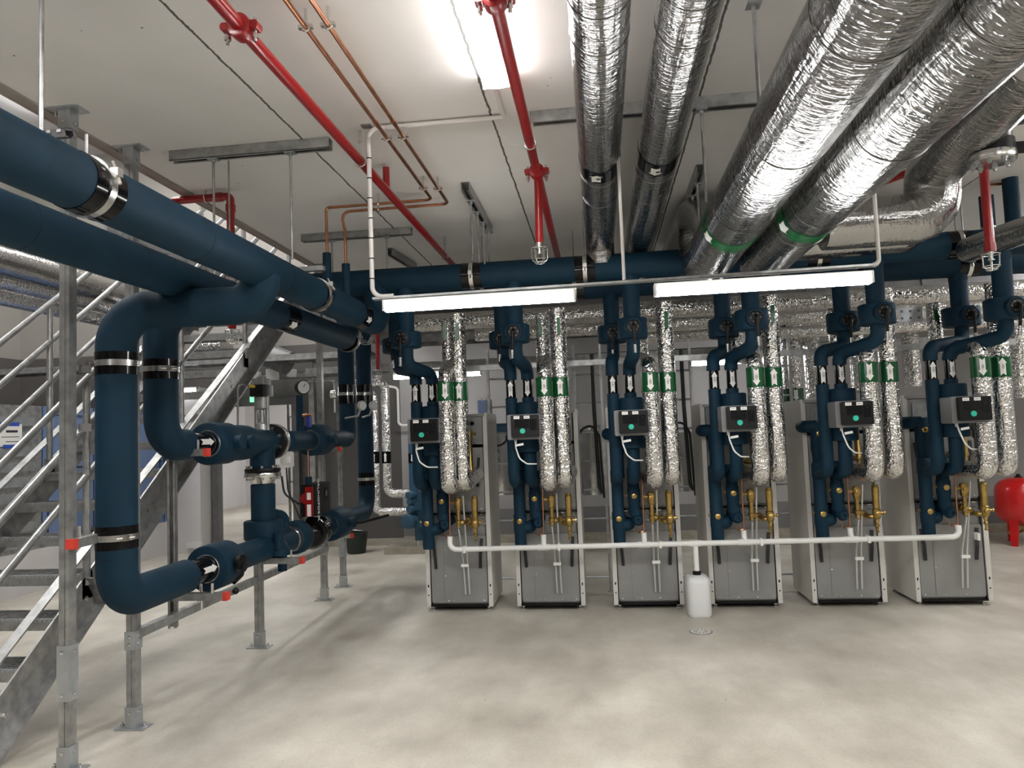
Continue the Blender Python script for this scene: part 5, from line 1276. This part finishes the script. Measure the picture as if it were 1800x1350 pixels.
# foil boxes seen between the heat pumps
for px0, px1, y0, y1, lab in ((868, 908, 760, 868, 'first and second'), (1024, 1056, 748, 868, 'second and third'), (1195, 1215, 760, 862, 'third and fourth')):
    a, b_ = at(px0, y0, 9.6), at(px1, y1, 9.6)
    solo('foil_duct', 'foil wrapped square duct seen between the %s heat pump' % lab, 'duct', MB().rbox(((a.x + b_.x) / 2, 9.6, (a.z + b_.z) / 2), (abs(b_.x - a.x) + .12, .3, abs(a.z - b_.z)), .03, 2), 'foil', 'foil ducts between the heat pumps')
pb_ = at(849, 715, 7.4)
t = Thing('actuator', 'pale blue actuator box on a grey bracket behind the first heat pump', 'actuator', pb_)
t.part('box', MB().rbox(pb_, (.09, .12, .13), .012, 1), 'bluebox'); t.part('bracket', MB().b2((pb_.x + .045, pb_.y - .05, pb_.z - .1), (pb_.x + .08, pb_.y + .1, pb_.z + .07)), 'steelpanel')
t.part('knob', MB().cyl(pb_ + V((0, 0, .06)), pb_ + V((0, 0, .085)), .025, 12), 'steel')
pq = at(885, 752, 7.6)
solo('blue_stub', 'light blue insulated pipe stub between the first two heat pumps', 'pipe', MB().cyl((pq.x - .25, 7.8, pq.z), (pq.x + .2, 7.8, pq.z), .05, 18), 'blue_light')
# blue filter set on its plinth
pl = V((-2.62, 10.05, 0))
solo('plinth', 'low concrete plinth on the floor under the blue filter set', 'plinth', MB().b2((-2.95, 9.75, 0), (-1.7, 10.55, .09)), 'timber')
px_ = at(718, 800, 9.5)
t = Thing('filter_set', 'light blue filter and valve set standing on the concrete plinth', 'filter', (px_.x, 9.85, .09), None)
fx = px_.x; fz = lambda py: at(718, py, 9.85).z
t.part('column', MB().cyl((fx - .02, 9.85, fz(862)), (fx - .02, 9.85, fz(740)), .07, 20), 'blue_light')
bd = t.part('label_band', MB().cyl((fx - .02, 9.85, fz(814)), (fx - .02, 9.85, fz(797)), .073, 20), 'black')
m_ = MB(); wrap_arrow(m_, (fx - .02, 9.85, fz(805)), .075, .05, .11, False); t.part('arrow_label', m_, 'paper', bd)
t.part('body', MB().lathe((fx + .0, 9.85, fz(895)), (0, 0, 1), [(0, .06), (.0, .12), (.1, .12), (.1, .07), (.24, .07)], 24), 'blue_light')
t.part('lower_column', MB().cyl((fx + .03, 9.85, .17), (fx + .03, 9.85, fz(880)), .062, 20), 'blue_light')
for py, dx, r in ((869, -.0, .055), (880, 0, .04), (893, .0, .05), (914, -.03, .10)):
    t.part('cap', MB().lathe((fx + dx - .02, 9.80, fz(py)), (-.3, -1, 0), [(0, r), (.13, r), (.14, r * .85), (.141, r * .3)], 20), 'blue_light')
t.part('collar', MB().cyl((fx + .04, 9.85, fz(926)), (fx + .04, 9.85, fz(915)), .12, 20), 'blue_light')
t.part('foot', MB().lathe((fx + .03, 9.85, .09), (0, 0, 1), [(0, .05), (.02, .05), (.08, .04), (.1, .04)], 14), 'steel')
# bucket
bk = V((at(627, 972, 9.6).x, 9.6, 0)); bk = atZ(627, 972, 0)
t = Thing('bucket', 'dark green plastic bucket on the floor under the far loop valve', 'bucket', bk)
t.part('body', MB().lathe(bk, (0, 0, 1), [(0, .10), (.0, .12), (.01, .125), (.26, .155), (.27, .165), (.28, .165), (.28, .15), (.02, .115), (.02, .001)], 28), 'bucket')
t.part('handle', MB().tube([bk + V((-.155, 0, .265)), bk + V((-.12, -.08, .31)), bk + V((0, -.11, .325)), bk + V((.12, -.08, .31)), bk + V((.155, 0, .265))], .004, 6), 'steel')
# junction boxes and cables on the far wall beyond the loop, exit sign, door closer
for px, py, w, h, lab in ((479, 658, .17, .16, 'square white junction box'), (513, 656, .12, .11, 'white twin switch box'), (452, 660, .1, .1, 'small grey junction box')):
    p = at(px, py, 10.15); t = Thing('junction_box', lab + ' above the three way valve on the cable tray', 'junction box', p, 'wall boxes beyond the loop')
    t.part('body', MB().rbox(p, (w, .07, h), .015, 1), 'white'); t.part('lid', MB().rbox(p + V((0, -.038, 0)), (w * .88, .01, h * .88), .012, 1), 'white')
p = at(444, 695, 10.4)
t = Thing('exit_sign', 'green illuminated exit sign near the doorway', 'sign', p)
t.part('face', MB().box(p, (.07, .04, .20)), 'exitsign'); t.part('pictogram', MB().box(p + V((0, -.022, .02)), (.03, .004, .06)).poly([p + V((-.02, -.024, -.02)), p + V((0, -.024, -.06)), p + V((.02, -.024, -.02))]), 'paper')
# floodlight head on its bracket
p = at(553, 632, 9.6); t = Thing('sensor_head', 'small dark sensor on a wire stem on the rear wall', 'sensor', p)
t.part('head', MB().box(p, (.12, .06, .09), Matrix.Rotation(.5, 3, 'Y')), 'greybox'); t.part('stem', MB().cyl(p + V((-.03, 0, 0)), p + V((-.03, 0, -.35)), .008, 8), 'wire')
# fan duct behind the stairs
p = at(490, 640, 9.9); 
foilpipe([(p.x - .35, 9.9, p.z + .9), (p.x - .3, 9.9, p.z + .2), (p.x + .15, 9.9, p.z)], .17, 'grey round duct bend behind the upper stair treads', 'round_duct', 24, .2, 6, 'steeldark')
p = at(375, 610, 9.9); foilpipe([(p.x - .2, 9.9, p.z), (p.x + .2, 9.9, p.z)], .2, 'short round duct outlet behind the stair treads', 'round_duct', 24, 0, 5, 'foil')
foilpipe([(-5.6, 9.9, at(600, 600, 9.9).z - .1), (-5.6, 9.9, at(600, 600, 9.9).z)], .1, 'small upright duct collar on the tray behind the stairs', 'round_duct', 24, 0, 5, 'foil')
p = at(742, 648, 8.6)
foilpipe([(p.x - .6, 8.7, p.z + .55), (p.x + 1.0, 8.7, p.z + .55)], .2, 'dark round duct crossing the rear ceiling above the far lamp', 'round_duct', 28, 0, 5, 'steeldark')
# sprinkler seen below the mains at the rear
t = Thing('sprinkler_pipe', 'short red sprinkler drop with a caged head behind the blue risers', 'pipe', at(665, 640, 8.5), 'red sprinkler pipes')
p = at(665, 650, 8.5); t.part('pipe', MB().cyl((p.x, 8.5, p.z), (p.x, 8.5, CH), .025, 16), 'red'); sprinkler_head(t, p)
# white drop conduits on the rear wall
t = Thing('wall_conduit', 'white conduit dropping down the rear wall left of the first heat pump', 'conduit', at(700, 700, 10.4))
p0, p1, p2 = at(640, 672, 10.4), at(699, 682, 10.4), at(703, 748, 10.4)
t.part('pipe', MB().tube([p0, p1, V((p1.x, 10.4, p2.z)), V((p1.x + .3, 10.4, p2.z))], .018, 10, fil=.06), 'white')
p0 = at(587, 740, 10.3)
t = Thing('wall_conduit', 'white cable drops beside the blue risers on the rear wall', 'conduit', p0)
for k in range(2): t.part('pipe', MB().tube([(p0.x + k * .06 - .4, 10.35, at(587, 668, 10.35).z), (p0.x + k * .06, 10.35, at(587, 668, 10.35).z), (p0.x + k * .06, 10.35, at(587, 725, 10.35).z)], .014, 8, fil=.06), 'white')
# rack and panel in the bright room
t = Thing('shelf_rack', 'steel shelf rack standing in the bright room beyond the doorway', 'rack', (-5.5, 13.5, 0))
for x in (-5.75, -5.1):
    for y in (13.2, 13.8): t.part('upright', MB().b2((x - .02, y - .02, 0), (x + .02, y + .02, 2.3)), 'galv')
for z in (.5, .8, 1.1, 1.4, 1.7, 2.0): t.part('shelf', MB().b2((-5.75, 13.2, z), (-5.1, 13.8, z + .03)), 'galvnew')
# hall column beside the doorway
solo('steel_post', 'thin steel post on the right side of the bright doorway', 'post', MB().b2((at(551, 850, 10.3).x - .04, 10.28, 0), (at(551, 850, 10.3).x + .04, 10.34, 2.4)), 'galv')
# wires under the second main
t = Thing('loose_wires', 'loose grey wires drooping under the second blue main', 'wire', (OX, 6, 2.3))
for k in range(3):
    q0, q1 = at(628 + k * 4, 590, 5.9), at(658 - k * 3, 592, 5.9); mid = at(642, 606 - k * 4, 5.9)
    t.part('wire', MB().tube([q0, q0.lerp(mid, .5) + V((0, 0, -.03)), mid, q1.lerp(mid, .5) + V((0, 0, -.03)), q1], .004, 6), 'wire')
# pipe support rails behind the valves
for z, lab in ((2.18, 'steel support rail crossing behind the lever valves'),):
    tt = Thing('support_rail', lab, 'rail', (0, 7.0, z))
    tt.part('rail', MB().beam((-1.45, 6.85, z), (3.6, 6.85, z), .05, .05), 'galv'); tt.part('end_cap', MB().beam((-1.47, 6.85, z), (-1.44, 6.85, z), .055, .055), 'redcap')
# small dark junction above the last set
p = at(1600, 553, 6.75); t = Thing('mounting_plate', 'perforated steel plate behind the two sets nearest the red tank', 'plate', p)
t.part('plate', MB().box(p, (.2, .006, .13)), 'galvnew')
for k in range(6): t.part('hole', MB().box(p + V((-.07 + .07 * (k % 3), -.004, .03 if k < 3 else -.03)), (.02, .002, .02)), 'steeldark')

# ------------------------------------------------------------------ light and exposure
w = bpy.data.worlds.new('world'); sc.world = w; w.use_nodes = True
w.node_tree.nodes['Background'].inputs[0].default_value = (.6, .6, .6, 1); w.node_tree.nodes['Background'].inputs[1].default_value = .02
vs_ = sc.view_settings
vs_.view_transform = 'Standard'; vs_.look = 'None'; vs_.gamma = 1; vs_.use_curve_mapping = False; vs_.exposure = EXPOSURE
sc.cycles.use_denoising = True
sc.cycles.max_bounces = 8; sc.cycles.diffuse_bounces = 5; sc.cycles.glossy_bounces = 4
sc.cycles.sample_clamp_indirect = 6
